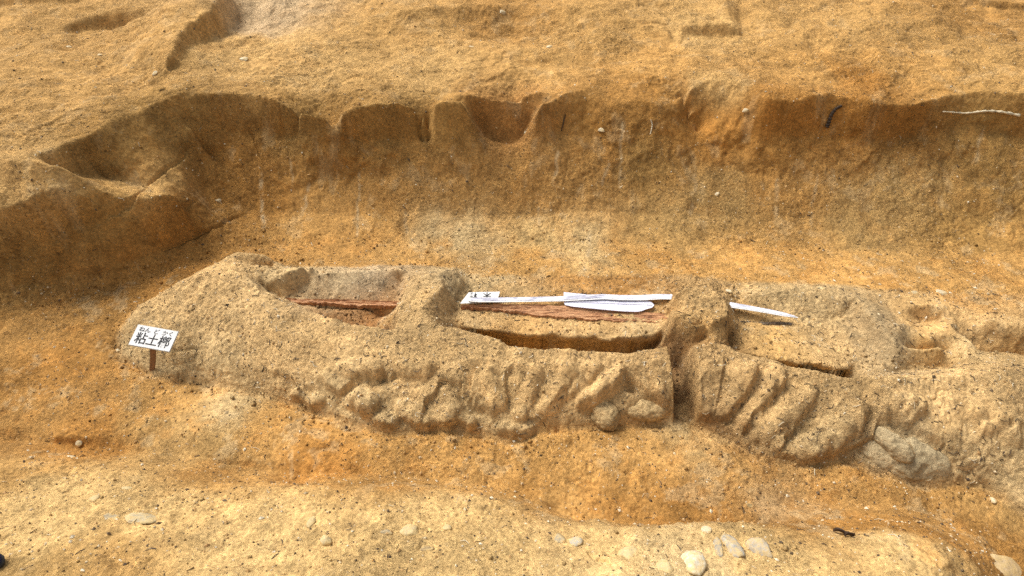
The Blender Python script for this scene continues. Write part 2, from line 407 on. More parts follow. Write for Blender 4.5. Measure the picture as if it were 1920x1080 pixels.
crack([(70,500),(90,492)], .008, .014)
crack([(1780,870),(1850,905),(1905,950)], .010, .016)
crack([(1100,1030),(1120,1050),(1150,1060)], .010, .02)
crack([(1560,1010),(1590,1040),(1620,1062)], .008, .014)
crack([(880,335),(905,352),(930,350)], .006, .01)
H = H - CR
for arr in (cfl, cfr):
    gi, gj = to_ij(arr[:, 0], arr[:, 1] - .012); g = np.zeros(H.shape); okk = (gi > 0) & (gi < NX-1) & (gj > 0); g[gj[okk].astype(int), gi[okk].astype(int)] = 1
    g = blur(g, 3, 2); H = H - .030*np.clip(g/np.percentile(g[g > 0], 90), 0, 1)*(1 - .7*clayf)
# rolls and lumps of clay pressed on by hand: they merge into the casing body
def press(u0, v0, u1, v1, rpx, proud=.15, k=.010):
    global H
    A, B = hits([u0, u1], [v0, v1]); sc = np.linalg.norm((A+B)/2 - np.array([0, 0, CAM_H]))/F; r = rpx*sc
    n = normal_at((A[0]+B[0])/2, (A[1]+B[1])/2, .05); off = r*(proud - 1)*.55
    A = A + np.array(n)*off; B = B + np.array(n)*off
    (i0, j0), (i1, j1) = [to_ij(q[0], q[1]) for q in (A, B)]; m = int(r/.005)+4
    a0, a1 = max(0, int(min(i0, i1))-m), min(NX, int(max(i0, i1))+m); b0, b1 = max(0, int(min(j0, j1))-m), min(NY, int(max(j0, j1))+m)
    X, Y = GX[b0:b1, a0:a1], GY[b0:b1, a0:a1]; h = H[b0:b1, a0:a1]
    ab = (B-A)[:2]; t = np.clip(((X-A[0])*ab[0] + (Y-A[1])*ab[1])/max(1e-6, ab@ab), 0, 1)
    rr = r*(1 + .22*fbm(X, Y, 16, 2, int(u0)))
    d = np.hypot(X-A[0]-t*ab[0], Y-A[1]-t*ab[1]); top = A[2] + t*(B[2]-A[2]) + np.sqrt(np.clip(rr**2-d**2, 0, None))*1.05
    top = np.where(d < rr, top, -9)
    g = np.clip(.5 + .5*(top-h)/k, 0, 1)
    new = np.where(top > -8, h*(1-g) + top*g + k*g*(1-g), h)
    H[b0:b1, a0:a1] = np.maximum(h, new)
    M_press[b0:b1, a0:a1] |= (top > h-.01)
M_press = np.zeros(H.shape, bool)
PRESS_W = [(760,764,795,788,20,.2),(950,800,985,808,18,.2),(700,774,730,792,18,.2),(560,737,592,752,17,.1),(860,778,880,790,14,.2),(1160,706,1098,750,18,.3),(922,712,930,750,24,.1),(838,745,844,768,28,.15),(676,740,690,752,26,.15)]
PRESS_E = [(1455,832,1505,853,15,.2),(1370,800,1395,826,14,.15),(1398,700,1356,768,20,.12),(1448,708,1396,785,24,.04),(1505,738,1430,812,26,.06),(1595,775,1520,838,30,.02),(1655,812,1692,848,18,.2),(1330,690,1322,770,13,.1),(1640,760,1700,765,30,.0),(1850,780,1900,800,30,-.1)]
PRESS_W += [(1000,705,975,770,20,.10),(1062,700,1026,762,22,.08),(1112,690,1080,720,20,.1),(1225,690,1240,735,17,.2),(640,690,700,690,18,.1),(760,690,800,690,20,.05),(820,780,835,790,12,.1)]
for q in PRESS_W + PRESS_E: press(q[0], q[1], q[2], q[3], q[4]*1.15, q[5]-.12, .018)
# draped folds: one lobe of clay overlapping the next along a crease
def fold(pts, amp=.016, wide=.075, flip=1):
    q = []
    for a, b in zip(pts[:-1], pts[1:]):
        n = max(2, int(math.hypot(b[0]-a[0], b[1]-a[1])/4)); t = np.linspace(0, 1, n, endpoint=False); q.append(np.stack([a[0]+(b[0]-a[0])*t, a[1]+(b[1]-a[1])*t], 1))
    q = np.concatenate(q + [np.array([pts[-1]], float)]); k = np.arange(len(q)); q[:, 0] += 3*vnoise(k*.3, k*0+pts[0][0]*1., 5); q[:, 1] += 3*vnoise(k*.3, k*0+pts[0][1]*1., 6)
    p = hits(q[:, 0], q[:, 1])[:, :2]; pi, pj = to_ij(p[:, 0], p[:, 1]); m = int(wide*2.2/.0055)
    a0, a1 = max(0, int(pi.min())-m), min(NX, int(pi.max())+m); b0, b1 = max(0, int(pj.min())-m), min(NY, int(pj.max())+m)
    X, Y = GX[b0:b1, a0:a1], GY[b0:b1, a0:a1]; best = np.full(X.shape, 9.); sgn = np.zeros(X.shape); tt = np.zeros(X.shape); N = len(p)-1
    for c in range(N):
        A, B = p[c], p[c+1]; ab = B-A; l2 = max(ab@ab, 1e-10); t = np.clip(((X-A[0])*ab[0]+(Y-A[1])*ab[1])/l2, 0, 1)
        d = np.hypot(X-A[0]-t*ab[0], Y-A[1]-t*ab[1]); cr = ab[0]*(Y-A[1]) - ab[1]*(X-A[0])
        u = d < best; best = np.where(u, d, best); sgn = np.where(u, np.sign(cr), sgn); tt = np.where(u, (c+t)/N, tt)
    tap = np.clip(np.minimum(tt, 1-tt)*5, 0, 1)**.7; sd = best*sgn*flip
    lobe = np.where(sd > 0, np.exp(-(sd/wide)**2), -1.15*np.exp(-(sd/(wide*.55))**2)); edge = np.clip(np.abs(sd)/.006, 0, 1)
    H[b0:b1, a0:a1] += amp*tap*lobe*edge - amp*.6*tap*(1-edge)*np.clip(1.5-best/.01, 0, 1)
for f_ in [([(1358,660),(1355,700),(1344,750),(1338,792)], .012, .07, -1), ([(1425,682),(1416,715),(1398,740),(1372,768),(1352,795)], .022, .10, -1), ([(1480,690),(1470,722),(1440,752),(1410,776),(1390,820)], .020, .11, -1),
           ([(1535,745),(1505,772),(1488,800),(1470,820),(1462,856)], .022, .11, -1), ([(1650,775),(1632,812),(1604,832),(1572,850)], .028, .10, -1),
           ([(1640,800),(1665,835),(1690,850)], .014, .05, 1), ([(1690,795),(1740,812),(1795,850)], .018, .10, 1),
           ([(596,698),(612,720),(640,734),(662,716),(690,704),(740,704),(762,712)], .024, .08, 1), ([(640,734),(648,760),(690,772),(720,752)], .014, .05, 1), ([(790,790),(800,750),(830,712),(866,714),(876,745),(892,766)], .020, .07, 1), ([(906,675),(888,700),(884,738),(897,764),(930,772)], .022, .08, 1),
           ([(962,680),(948,702),(953,740),(944,764)], .018, .09, -1), ([(1172,690),(1152,730),(1122,746),(1085,760)], .036, .08, -1), ([(1174,690),(1194,715),(1214,742),(1246,756)], .034, .07, 1),
           ([(1080,700),(1052,735),(1020,775)], .014, .10, -1), ([(500,690),(560,712),(600,735)], .012, .08, 1)]: fold(*f_)
H = np.where(M_press, H + .004*fbm(GX, GY, 40, 3, 205) + .006*fbm(GX, GY, 15, 2, 206), H)
# dark cavity near the cut end
cav = hit(1186, 718)
H -= .06*np.exp(-(((GX-cav.x)/.036)**2 + ((GY-cav.y)/.034)**2))

M_w |= M_press & (GX < .95) & ~M_bw & ~M_be; M_e |= M_press & (GX > 1.06) & ~M_be; M_clay = M_w | M_e | M_bw | M_be
# the clay bulges out over its foot, the bench in the coffin over the gap before it (true overhangs: points moved sideways)
def ss(a, b, x): t = np.clip((x-a)/(b-a), 0, 1); return t*t*(3-2*t)
cr_all = np.concatenate([crl[crl[:, 0] > -2.0], crr]); o_ = np.argsort(cr_all[:, 0]); crest_y = np.interp(GX, cr_all[o_, 0], cr_all[o_, 1])
cf_all = np.concatenate([cfl, cfr]); o_ = np.argsort(cf_all[:, 0]); cfoot_y = np.interp(GX, cf_all[o_, 0], cf_all[o_, 1])
front = ss(-.02, .01, GY-cfoot_y)*(1-ss(.0, .06, GY-crest_y))*ss(-2.6, -2.0, GX)*blur((M_w | M_e).astype(float), 2, 1)
OY = -.022*front*ss(.015, .075, H)*(1-ss(.13, .24, H))*(.7+.6*fbm(GX, GY, 6, 2, 401))
be_all = np.concatenate([mid_b, be]); o_ = np.argsort(be_all[:, 0]); bed_y = np.interp(GX, be_all[o_, 0], be_all[o_, 1])
inb = ((GX > mid_b[0, 0]) & (GX < mid_b[-1, 0])) | ((GX > be[0, 0]) & (GX < be[-1, 0]))
OY += -.055*blur(inb.astype(float), 6, 2)*ss(.03, .09, H)*(1-ss(.02, .10, np.abs(GY-bed_y)))*(1+.5*fbm(GX, GY, 9, 3, 402))*(GY > crest_y+.1)
gyy = np.abs(np.gradient(blur(H, 6, 1), axis=0)/np.gradient(YR)[:, None]); steep = blur(ss(.7, 1.3, gyy), 4, 2)*(1-clayf)*(1 - .85*ss(-.95, -.8, GX)*(1-ss(.25, .4, GX)))
OY += steep*((.028*fbm(GX, H*1.1, 3, 3, 601) + .022*fbm(GX, H*1.2, 11, 3, 603))*(1-.75*ss(.68, .88, H)) + .010*fbm(GX, H*1.2, 34, 2, 605)
             - .02*np.clip(1 - np.abs(fbm(GX*1.2, H*.6, 5, 3, 607))/.03, 0, 1)*np.clip(fbm(GX, H, 3, 1, 608)*3+.2, 0, 1))
OY = blur(OY, 1, 1)
def oy_at(x, y):
    a_, b_ = to_ij(x, y); return OY[np.clip(np.asarray(b_).astype(int), 0, NY-1), np.clip(np.asarray(a_).astype(int), 0, NX-1)]
# ------------------------------------------------------------------ soil colours (anchors of soil kinds, wandering borders)
TAN=(.44,.275,.105); PALE=(.51,.335,.14); BROWN=(.31,.165,.047); OLIVE=(.31,.19,.065); RUST=(.36,.18,.046); ORANGE=(.48,.285,.10)
GREYB=(.37,.245,.10); CLAY=(.56,.41,.205); GREYC=(.49,.385,.21); BANK=(.54,.39,.185); CREAM=(.58,.45,.25); MUD=(.38,.22,.075)
WHITISH=(.55,.47,.33); BLUEG=(.44,.36,.215)
ANCH = [
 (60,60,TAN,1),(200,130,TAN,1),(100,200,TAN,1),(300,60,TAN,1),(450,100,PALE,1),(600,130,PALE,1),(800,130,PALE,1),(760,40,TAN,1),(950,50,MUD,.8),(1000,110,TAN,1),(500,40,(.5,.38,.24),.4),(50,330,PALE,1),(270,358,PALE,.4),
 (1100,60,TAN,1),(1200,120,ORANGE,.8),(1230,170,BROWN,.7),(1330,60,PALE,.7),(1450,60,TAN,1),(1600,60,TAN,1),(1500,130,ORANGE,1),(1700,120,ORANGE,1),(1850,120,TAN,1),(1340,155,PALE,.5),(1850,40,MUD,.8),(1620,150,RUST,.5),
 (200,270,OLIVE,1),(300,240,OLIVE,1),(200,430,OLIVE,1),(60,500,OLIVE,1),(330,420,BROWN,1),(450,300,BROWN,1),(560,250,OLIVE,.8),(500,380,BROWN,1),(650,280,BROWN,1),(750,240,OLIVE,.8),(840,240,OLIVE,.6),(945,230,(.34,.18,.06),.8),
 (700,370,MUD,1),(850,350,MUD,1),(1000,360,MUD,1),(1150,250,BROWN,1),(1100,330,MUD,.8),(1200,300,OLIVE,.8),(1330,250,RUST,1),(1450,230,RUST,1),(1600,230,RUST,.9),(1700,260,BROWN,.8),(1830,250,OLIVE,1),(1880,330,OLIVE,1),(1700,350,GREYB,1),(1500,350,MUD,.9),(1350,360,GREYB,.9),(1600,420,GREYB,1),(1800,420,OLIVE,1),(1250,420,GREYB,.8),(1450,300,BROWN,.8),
 (560,420,ORANGE,.8),(700,430,ORANGE,.7),(850,440,(.52,.40,.22),.8),(1000,440,(.50,.36,.17),.8),(1100,460,(.50,.37,.19),.7),(640,470,MUD,.8),(800,480,ORANGE,.8),(1000,490,ORANGE,.8),(1200,480,ORANGE,.9),(1400,490,ORANGE,1),(1600,500,ORANGE,1),(1850,510,ORANGE,1),
 (250,520,BROWN,.9),(150,560,MUD,.8),(60,620,MUD,1),(100,700,BROWN,.9),(60,780,MUD,1),(170,830,RUST,.7),(300,750,ORANGE,.7),(280,800,GREYB,.6),(430,760,(.52,.40,.22),.7),(500,800,ORANGE,.9),(600,850,RUST,.7),(650,800,ORANGE,.9),(400,830,GREYB,.8),(800,860,ORANGE,1),(950,860,ORANGE,1),(1100,850,ORANGE,1.1),(1250,850,ORANGE,1.1),(1300,820,(.5,.38,.2),.5),(1400,900,ORANGE,.9),(1600,920,ORANGE,.9),(1750,950,MUD,1),(1850,960,GREYB,.7),(1430,950,(.55,.45,.3),.4),
 (400,895,MUD,.9),(700,905,MUD,1),(1000,915,BROWN,.5),(1200,930,MUD,1),(1200,950,BROWN,1),(1300,965,BROWN,1.3),(1400,970,BROWN,1.1),(1500,980,BROWN,1.3),(1600,985,BROWN,1.1),(1700,985,BROWN,1.2),(1880,1020,BROWN,1.2),(60,885,TAN,.9),(1050,950,TAN,.6),(1100,970,MUD,.7),
 (100,930,BANK,1),(300,960,BANK,1),(100,1000,BANK,1),(80,1060,GREYB,.9),(200,1050,TAN,.8),(500,1000,BANK,1),(500,1060,BANK,1),(800,980,BANK,1),(900,1050,BANK,1),(1150,1010,BANK,1),(1250,1050,CREAM,1),(1450,1060,BANK,1),(1700,1040,BANK,1.2),
]
CLAYA = [(300,560,CLAY,1),(400,530,CLAY,1),(280,640,GREYC,1),(450,490,CLAY,1),(500,640,CLAY,1),(400,690,GREYC,1),(600,640,CLAY,1),(650,740,GREYC,1),(750,680,CLAY,1),(700,770,GREYC,1),(850,700,CLAY,1.2),(950,700,CLAY,1),(1050,690,CLAY,1.2),(1100,760,CLAY,1),(1150,780,GREYC,1),(1230,700,CLAY,1),(1220,770,GREYC,.8),(900,780,GREYC,.9),(560,510,GREYC,1),(680,540,(.46,.40,.28),1.3),(620,535,(.47,.40,.26),1),(780,560,CLAY,1),(845,530,BLUEG,.9),(840,590,CLAY,.5),
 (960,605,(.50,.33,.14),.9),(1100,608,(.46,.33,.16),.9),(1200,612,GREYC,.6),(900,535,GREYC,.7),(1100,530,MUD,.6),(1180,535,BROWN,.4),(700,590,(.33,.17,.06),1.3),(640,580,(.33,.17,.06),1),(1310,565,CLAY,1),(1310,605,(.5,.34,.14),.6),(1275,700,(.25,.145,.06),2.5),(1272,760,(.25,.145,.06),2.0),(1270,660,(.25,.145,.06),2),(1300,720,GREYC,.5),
 (1350,700,CLAY,1),(1450,730,CLAY,1),(1550,740,CLAY,1),(1550,820,GREYC,1),(1650,760,CLAY,1),(1700,850,BLUEG,1.1),(1800,760,CLAY,1),(1850,850,GREYC,1),(1900,740,CLAY,1),(1900,880,GREYC,1),
 (1450,630,(.50,.34,.14),1),(1500,570,GREYC,1),(1560,650,CLAY,1),(1640,610,(.33,.27,.165),1.2),(1660,640,(.33,.27,.165),1),(1720,610,(.5,.34,.15),.8),(1740,645,(.56,.38,.15),.6),(1800,650,GREYC,.9),(1870,600,CLAY,1),(1820,560,ORANGE,.7),(1900,660,GREYB,.6)]
def idw(anch, X, Y, Z, pw=2.0, soft=.15):
    uv = np.array([[a[0], a[1]] for a in anch]); pts = hits(uv[:, 0], uv[:, 1]); out = np.zeros(X.shape+(3,)); wsum = np.zeros(X.shape)
    for (u, v, c, k), p in zip(anch, pts):
        w = k/((X-p[0])**2 + (Y-p[1])**2 + (1.3*(Z-p[2]))**2 + soft**2)**pw
        out += w[..., None]*np.array(c); wsum += w
    return out/wsum[..., None]
sub = 3
sx, sy, sz = GX[::sub, ::sub], GY[::sub, ::sub], H[::sub, ::sub]
wx = sx + .16*fbm(sx, sy, 5, 5, 61, .62); wy = sy + .16*fbm(sx, sy, 5, 5, 62, .62)
def up(a):
    ji = np.clip(np.arange(NY)/sub, 0, a.shape[0]-1.001); jx = np.clip(np.arange(NX)/sub, 0, a.shape[1]-1.001)
    j0 = ji.astype(int); i0 = jx.astype(int); fj = (ji-j0)[:, None, None]; fi = (jx-i0)[None, :, None]
    r = a[j0]*(1-fj) + a[j0+1]*fj
    return r[:, i0]*(1-fi) + r[:, i0+1]*fi
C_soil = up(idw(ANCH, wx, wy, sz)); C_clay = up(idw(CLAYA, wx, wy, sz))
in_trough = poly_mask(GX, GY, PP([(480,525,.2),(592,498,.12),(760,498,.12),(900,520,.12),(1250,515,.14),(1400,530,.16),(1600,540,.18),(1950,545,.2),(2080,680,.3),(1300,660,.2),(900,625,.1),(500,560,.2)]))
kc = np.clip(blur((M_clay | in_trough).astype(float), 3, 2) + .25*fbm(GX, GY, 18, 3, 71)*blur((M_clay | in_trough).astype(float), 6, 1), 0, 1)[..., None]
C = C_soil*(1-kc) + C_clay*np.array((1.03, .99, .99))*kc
# mineral mottling: rusty, pale-grey and dark soil crumbs, each with its own shape
m1 = np.clip(fbm(warpx, warpy, 6, 6, 101, .65)*4 - .4, 0, 1)[..., None]; m2 = np.clip(fbm(warpx, warpy, 7, 6, 111, .65)*5 - 1.0, 0, 1)[..., None]; m3 = np.clip(fbm(GX, GY, 16, 4, 121, .7)*4 - 1.1, 0, 1)[..., None]
floorm = np.clip(1 - clayf - wallm*.5 - bankm - tern*.7, 0, 1)[..., None]
C = C*(1 - .30*m1*floorm*(1-kc)) + np.array((.52,.26,.07))*(.30*m1*floorm*(1-kc))
C = C*(1 - .35*m2*(.3 + .7*floorm)) + np.array((.52,.42,.26))*(.35*m2*(.3+.7*floorm))
C = C*(1 - .45*m3) + C*np.array((.55,.5,.45))*(.45*m3)
# pale root-casts running down the wall
def streak(u, v0, v1, lean, wd, k):
    global C
    vv = np.linspace(v0, v1, 40); uu = u + lean*(vv-v0) + 3*vnoise(vv*.06, vv*0+u, 3)
    p = hits(uu, vv); d = np.full(GX.shape, 9.0)
    i, j = to_ij(p[:, 0], p[:, 1]); a0, a1 = max(0, int(i.min())-14), int(i.max())+14; b0, b1 = int(j.min())-14, int(j.max())+14
    sl = (slice(b0, b1), slice(a0, a1)); dd = np.full(GX[sl].shape, 9.0)
    for q in p: dd = np.minimum(dd, (GX[sl]-q[0])**2 + (GY[sl]-q[1])**2*.6)
    a = (k*np.clip(1.3 - np.sqrt(dd)/wd, 0, 1)*np.clip(.65 + fbm(GX[sl], GY[sl], 30, 2, 8), 0, 1))[..., None]
    C[sl] = C[sl]*(1-a) + np.array((.56,.46,.30))*a
for s_ in [(492,330,425,.03,.018,.6),(580,345,400,-.2,.013,.5),(672,330,440,-.02,.012,.5),(1045,285,335,-.1,.014,.5),(1165,235,350,.0,.014,.55),(1142,310,345,-.35,.012,.55),(1095,335,370,-.5,.012,.5),(1008,390,420,0,.012,.4),(1108,440,480,-.2,.02,.5),(1305,330,400,-.12,.018,.4),(1460,340,400,-.1,.02,.4),(1530,330,420,-.12,.014,.35),(1840,250,300,-.2,.016,.4),(545,300,350,.1,.01,.35),(760,400,440,0,.016,.4)]: streak(*s_)
C = np.clip(C*np.array((1.02, .945, .825)), .01, .8)
cut_shade = ss(.935, .945, GX)*(1-ss(1.066, 1.076, GX))*ss(2.20, 2.27, GY)*(1-ss(2.74, 2.80, GY))*(1-ss(.16, .24, H))*np.clip(.8 + .5*fbm(GX, GY, 20, 3, 701), 0, 1)   # brown soil low in the cut, darkened in colour to deepen its shade
C = C*(1-cut_shade[..., None]) + np.array((.19, .105, .042))*cut_shade[..., None]
band = poly_mask(GX, GY, PP([(980,905,-.02),(1200,905,-.03),(1350,945,-.04),(1600,965,-.05),(1950,1010,-.07),(1950,1100,-.06),(1840,1060,.0),(1640,1000,.0),(1400,985,.0),(1000,975,.0)]))
GRIT = np.clip(.85 + 1.1*fbm(GX, GY, 2.2, 4, 501, .6) - .55*blur(band.astype(float), 10, 2), .15, 1.5)

# ------------------------------------------------------------------ materials
def new_mat(name):
    m = bpy.data.materials.new(name); m.use_nodes = True; nt = m.node_tree; nt.nodes.clear()
    out = nt.nodes.new('ShaderNodeOutputMaterial'); b = nt.nodes.new('ShaderNodeBsdfPrincipled'); nt.links.new(b.outputs[0], out.inputs[0])
    return m, nt, b
def soil_mat(name, grit=1.0, rough=.95, attr=True, base=(.4,.3,.2), fibre=0.5):
    m, nt, b = new_mat(name); N = nt.nodes.new; L = nt.links.new
    tc = N('ShaderNodeTexCoord')
    b.inputs['Roughness'].default_value = rough; b.inputs['Specular IOR Level'].default_value = .15
    if attr:
        a = N('ShaderNodeAttribute'); a.attribute_name = 'Col'; base_s = a.outputs['Color']
    else:
        a = N('ShaderNodeRGB'); a.outputs[0].default_value = (*base, 1); base_s = a.outputs[0]
    def noise(scale, det, r=.6, dist=0):
        n = N('ShaderNodeTexNoise'); n.inputs['Scale'].default_value = scale; n.inputs['Detail'].default_value = det; n.inputs['Roughness'].default_value = r; n.inputs['Distortion'].default_value = dist
        L(tc.outputs['Object'], n.inputs['Vector']); return n
    def ramp(src, p0, p1, v0=0., v1=1.):
        r = N('ShaderNodeMapRange'); r.inputs['From Min'].default_value = p0; r.inputs['From Max'].default_value = p1; r.inputs['To Min'].default_value = v0; r.inputs['To Max'].default_value = v1
        L(src, r.inputs['Value']); return r.outputs[0]
    def mix(fac, c1, c2, mode='MIX'):
        x = N('ShaderNodeMix'); x.data_type = 'RGBA'; x.blend_type = mode; x.clamp_result = True
        if hasattr(fac, 'links'): L(fac, x.inputs[0])
        else: x.inputs[0].default_value = fac
        for k, c in ((6, c1), (7, c2)):
            if hasattr(c, 'links'): L(c, x.inputs[k])
            else: x.inputs[k].default_value = (*c, 1)
        return x.outputs[2]
    n1 = noise(9, 6, .68, .4); n2 = noise(52, 9, .74, .15); n3 = noise(170, 3, .6)
    f1 = ramp(n1.outputs[0], .3, .7, .70, 1.30); f2 = ramp(n2.outputs[0], .33, .67, .60, 1.40)
    mu = N('ShaderNodeMath'); mu.operation = 'MULTIPLY'; L(f1, mu.inputs[0]); L(f2, mu.inputs[1])
    vm = N('ShaderNodeVectorMath'); vm.operation = 'SCALE'; L(base_s, vm.inputs[0]); L(mu.outputs[0], vm.inputs['Scale'])
    c = vm.outputs[0]
    # dark humus flecks and pale grit
    n4 = noise(64, 3, .75, .5); n5 = noise(46, 3, .75, .3)
    n6 = noise(27, 4, .75, .3)
    def gm(sock):
        if not attr: return sock
        q = N('ShaderNodeMath'); q.operation = 'MULTIPLY'; L(sock, q.inputs[0]); L(a.outputs['Alpha'], q.inputs[1]); return q.outputs[0]
    c = mix(gm(ramp(n4.outputs[0], .60, .66, 0, .78)), c, (.06,.036,.018))
    c = mix(gm(ramp(n6.outputs[0], .66, .69, 0, .75)), c, (.07,.042,.02))
    c = mix(gm(ramp(n5.outputs[0], .66, .71, 0, .55)), c, (.68,.54,.34))
    L(c, b.inputs['Base Color'])
    bp = N('ShaderNodeBump'); bp.inputs['Strength'].default_value = .85*grit; bp.inputs['Distance'].default_value = .022
    hh = N('ShaderNodeMath'); hh.operation = 'ADD'; L(n2.outputs[0], hh.inputs[0])
    h3 = N('ShaderNodeMath'); h3.operation = 'MULTIPLY'; L(n3.outputs[0], h3.inputs[0]); h3.inputs[1].default_value = .13; L(h3.outputs[0], hh.inputs[1])
    L(gm(hh.outputs[0]), bp.inputs['Height']); L(bp.outputs[0], b.inputs['Normal'])
    return m
def plain_mat(name, col, rough=.7, var=.25, scale=40, bump=.2, spec=.3, dust=None):
    m, nt, b = new_mat(name); N = nt.nodes.new; L = nt.links.new
    tc = N('ShaderNodeTexCoord'); n = N('ShaderNodeTexNoise'); n.inputs['Scale'].default_value = scale; n.inputs['Detail'].default_value = 5
    L(tc.outputs['Object'], n.inputs['Vector'])
    r = N('ShaderNodeMapRange'); r.inputs['From Min'].default_value = .3; r.inputs['From Max'].default_value = .7; r.inputs['To Min'].default_value = 1-var; r.inputs['To Max'].default_value = 1+var; L(n.outputs[0], r.inputs[0])
    vm = N('ShaderNodeVectorMath'); vm.operation = 'SCALE'; vm.inputs[0].default_value = col; L(r.outputs[0], vm.inputs['Scale'])
    if dust:
        n7 = N('ShaderNodeTexNoise'); n7.inputs['Scale'].default_value = 38; n7.inputs['Detail'].default_value = 6; n7.inputs['Roughness'].default_value = .75; L(tc.outputs['Object'], n7.inputs['Vector'])
        r7 = N('ShaderNodeMapRange'); r7.inputs['From Min'].default_value = .38; r7.inputs['From Max'].default_value = .56; r7.inputs['To Max'].default_value = .85; L(n7.outputs[0], r7.inputs[0])
        x7 = N('ShaderNodeMix'); x7.data_type = 'RGBA'; L(r7.outputs[0], x7.inputs[0]); L(vm.outputs[0], x7.inputs[6]); x7.inputs[7].default_value = (*dust, 1); L(x7.outputs[2], b.inputs['Base Color'])
    else: L(vm.outputs[0], b.inputs['Base Color'])
    b.inputs['Roughness'].default_value = rough; b.inputs['Specular IOR Level'].default_value = spec
    if bump:
        bp = N('ShaderNodeBump'); bp.inputs['Strength'].default_value = bump; bp.inputs['Distance'].default_value = .01; L(n.outputs[0], bp.inputs['Height']); L(bp.outputs[0], b.inputs['Normal'])
    return m
SOIL = soil_mat('dug_soil'); CLAYM = soil_mat('casing_clay', 1.15)
LUMP = soil_mat('clay_lump', .9)

# ------------------------------------------------------------------ linking helpers
def link(name, me, parent=None, mat=None, label=None, cat=None, group=None, kind=None, loc=None):
    o = bpy.data.objects.new(name, me); COL.objects.link(o)
    if parent: o.parent = parent
    if mat is not None and me is not None and not me.materials: me.materials.append(mat)
    if label: o['label'] = label
    if cat: o['category'] = cat
    if group: o['group'] = group
    if kind: o['kind'] = kind
    if loc is not None: o.location = loc
    return o
def mesh_np(name, V, Q, cols=None, smooth=True, grit=None):
    me = bpy.data.meshes.new(name); V = np.ascontiguousarray(V, np.float32); Q = np.ascontiguousarray(Q, np.int32)
    n = Q.shape[1]
    me.vertices.add(len(V)); me.vertices.foreach_set('co', V.ravel())
    me.loops.add(Q.size); me.loops.foreach_set('vertex_index', Q.ravel())
    me.polygons.add(len(Q)); me.polygons.foreach_set('loop_start', np.arange(0, Q.size, n, dtype=np.int32))
    me.polygons.foreach_set('use_smooth', np.full(len(Q), smooth))
    me.update(calc_edges=True)
    if cols is not None:
        a = me.color_attributes.new('Col', 'FLOAT_COLOR', 'POINT')
        a.data.foreach_set('color', np.concatenate([cols, np.ones((len(cols), 1)) if grit is None else grit[:, None]], 1).astype(np.float32).ravel())
    return me

# ------------------------------------------------------------------ the setting: terrace, pit wall, pit floor, near bank
def sub_grid(mask_q):
    """faces of the survey grid where mask_q (NY-1, NX-1)"""
    jq, iq = np.nonzero(mask_q); a = jq*NX + iq
    Q = np.stack([a, a+1, a+NX+1, a+NX], 1)
    used, inv = np.unique(Q, return_inverse=True)
    V = np.stack([GX.ravel()[used], GY.ravel()[used] + OY.ravel()[used], H.ravel()[used]], 1)
    return V, inv.reshape(-1, 4), C.reshape(-1, 3)[used], used
qc = lambda m: m[:-1, :-1]
Mq = qc(M_clay)
reg_top = qc(GY >= top_y) & ~Mq; reg_bank = qc(GY < bank_y) & ~Mq
reg_wall = qc((GY >= foot_y) & (GY < top_y)) & ~Mq
reg_floor = ~(reg_top | reg_bank | reg_wall | Mq)
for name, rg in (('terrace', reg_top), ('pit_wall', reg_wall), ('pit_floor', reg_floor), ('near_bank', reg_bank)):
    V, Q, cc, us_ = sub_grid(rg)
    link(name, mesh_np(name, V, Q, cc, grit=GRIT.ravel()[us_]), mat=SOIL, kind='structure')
# soil under the casing, and the ground going on outside the survey to the horizon
ux = np.linspace(-2.9, 4.2, 60); uy = np.linspace(1.7, 3.9, 24); UX, UY = np.meshgrid(ux, uy)
UZ = np.full(UX.shape, -.14)
a = (np.arange(23)[:, None]*60 + np.arange(59)[None]).ravel()
link('subsoil', mesh_np('subsoil', np.stack([UX, UY, UZ], -1).reshape(-1, 3), np.stack([a, a+1, a+61, a+60], 1), np.tile(MUD, (1440, 1))), mat=SOIL, kind='structure')
def outer():
    k = 24; g = np.concatenate([[0], np.cumsum(.05*1.38**np.arange(k))]); V = []; Q = []; cc = []
    # ring of boundary samples
    idx = [(0, i) for i in range(0, NX-1, 2)] + [(j, NX-1) for j in range(0, NY-1, 2)] + [(NY-1, i) for i in range(NX-1, 0, -2)] + [(j, 0) for j in range(NY-1, 0, -2)]
    n = len(idx); cen = np.array([0, 4.0]); jj_ = np.array([a for a, _ in idx]); ii_ = np.array([b for _, b in idx])
    p = np.stack([GX[jj_, ii_], GY[jj_, ii_]], 1); d = (p-cen)/np.linalg.norm(p-cen, axis=1)[:, None]; h0 = H[jj_, ii_]; y0 = OY[jj_, ii_]; c0 = C[jj_, ii_]; g0 = GRIT[jj_, ii_]
    X = p[:, :1] + d[:, :1]*g; Y = p[:, 1:] + y0[:, None] + d[:, 1:]*g; t = np.clip(g/2.5, 0, 1)[None]; t1 = np.clip(g/.15, 0, 1)[None]
    Z = h0[:, None]*(1-t) + (.9 + .10*fbm(X, Y, .5, 3, 801))*t + t1*(.025*fbm(X, Y, 3, 3, 802) + .012*fbm(X, Y, 11, 3, 803))
    V = np.stack([X, Y, Z], -1).reshape(-1, 3); cc = (c0[:, None]*(1-t[..., None]) + np.array(TAN)*t[..., None]).reshape(-1, 3); gg = np.repeat(g0, k+1)
    m = k+1
    for r in range(n):
        r2 = (r+1) % n
        for q in range(k): Q.append((r*m+q, r*m+q+1, r2*m+q+1, r2*m+q))
    link('ground', mesh_np('ground', V, Q, cc, grit=gg), mat=SOIL, kind='structure')
outer()

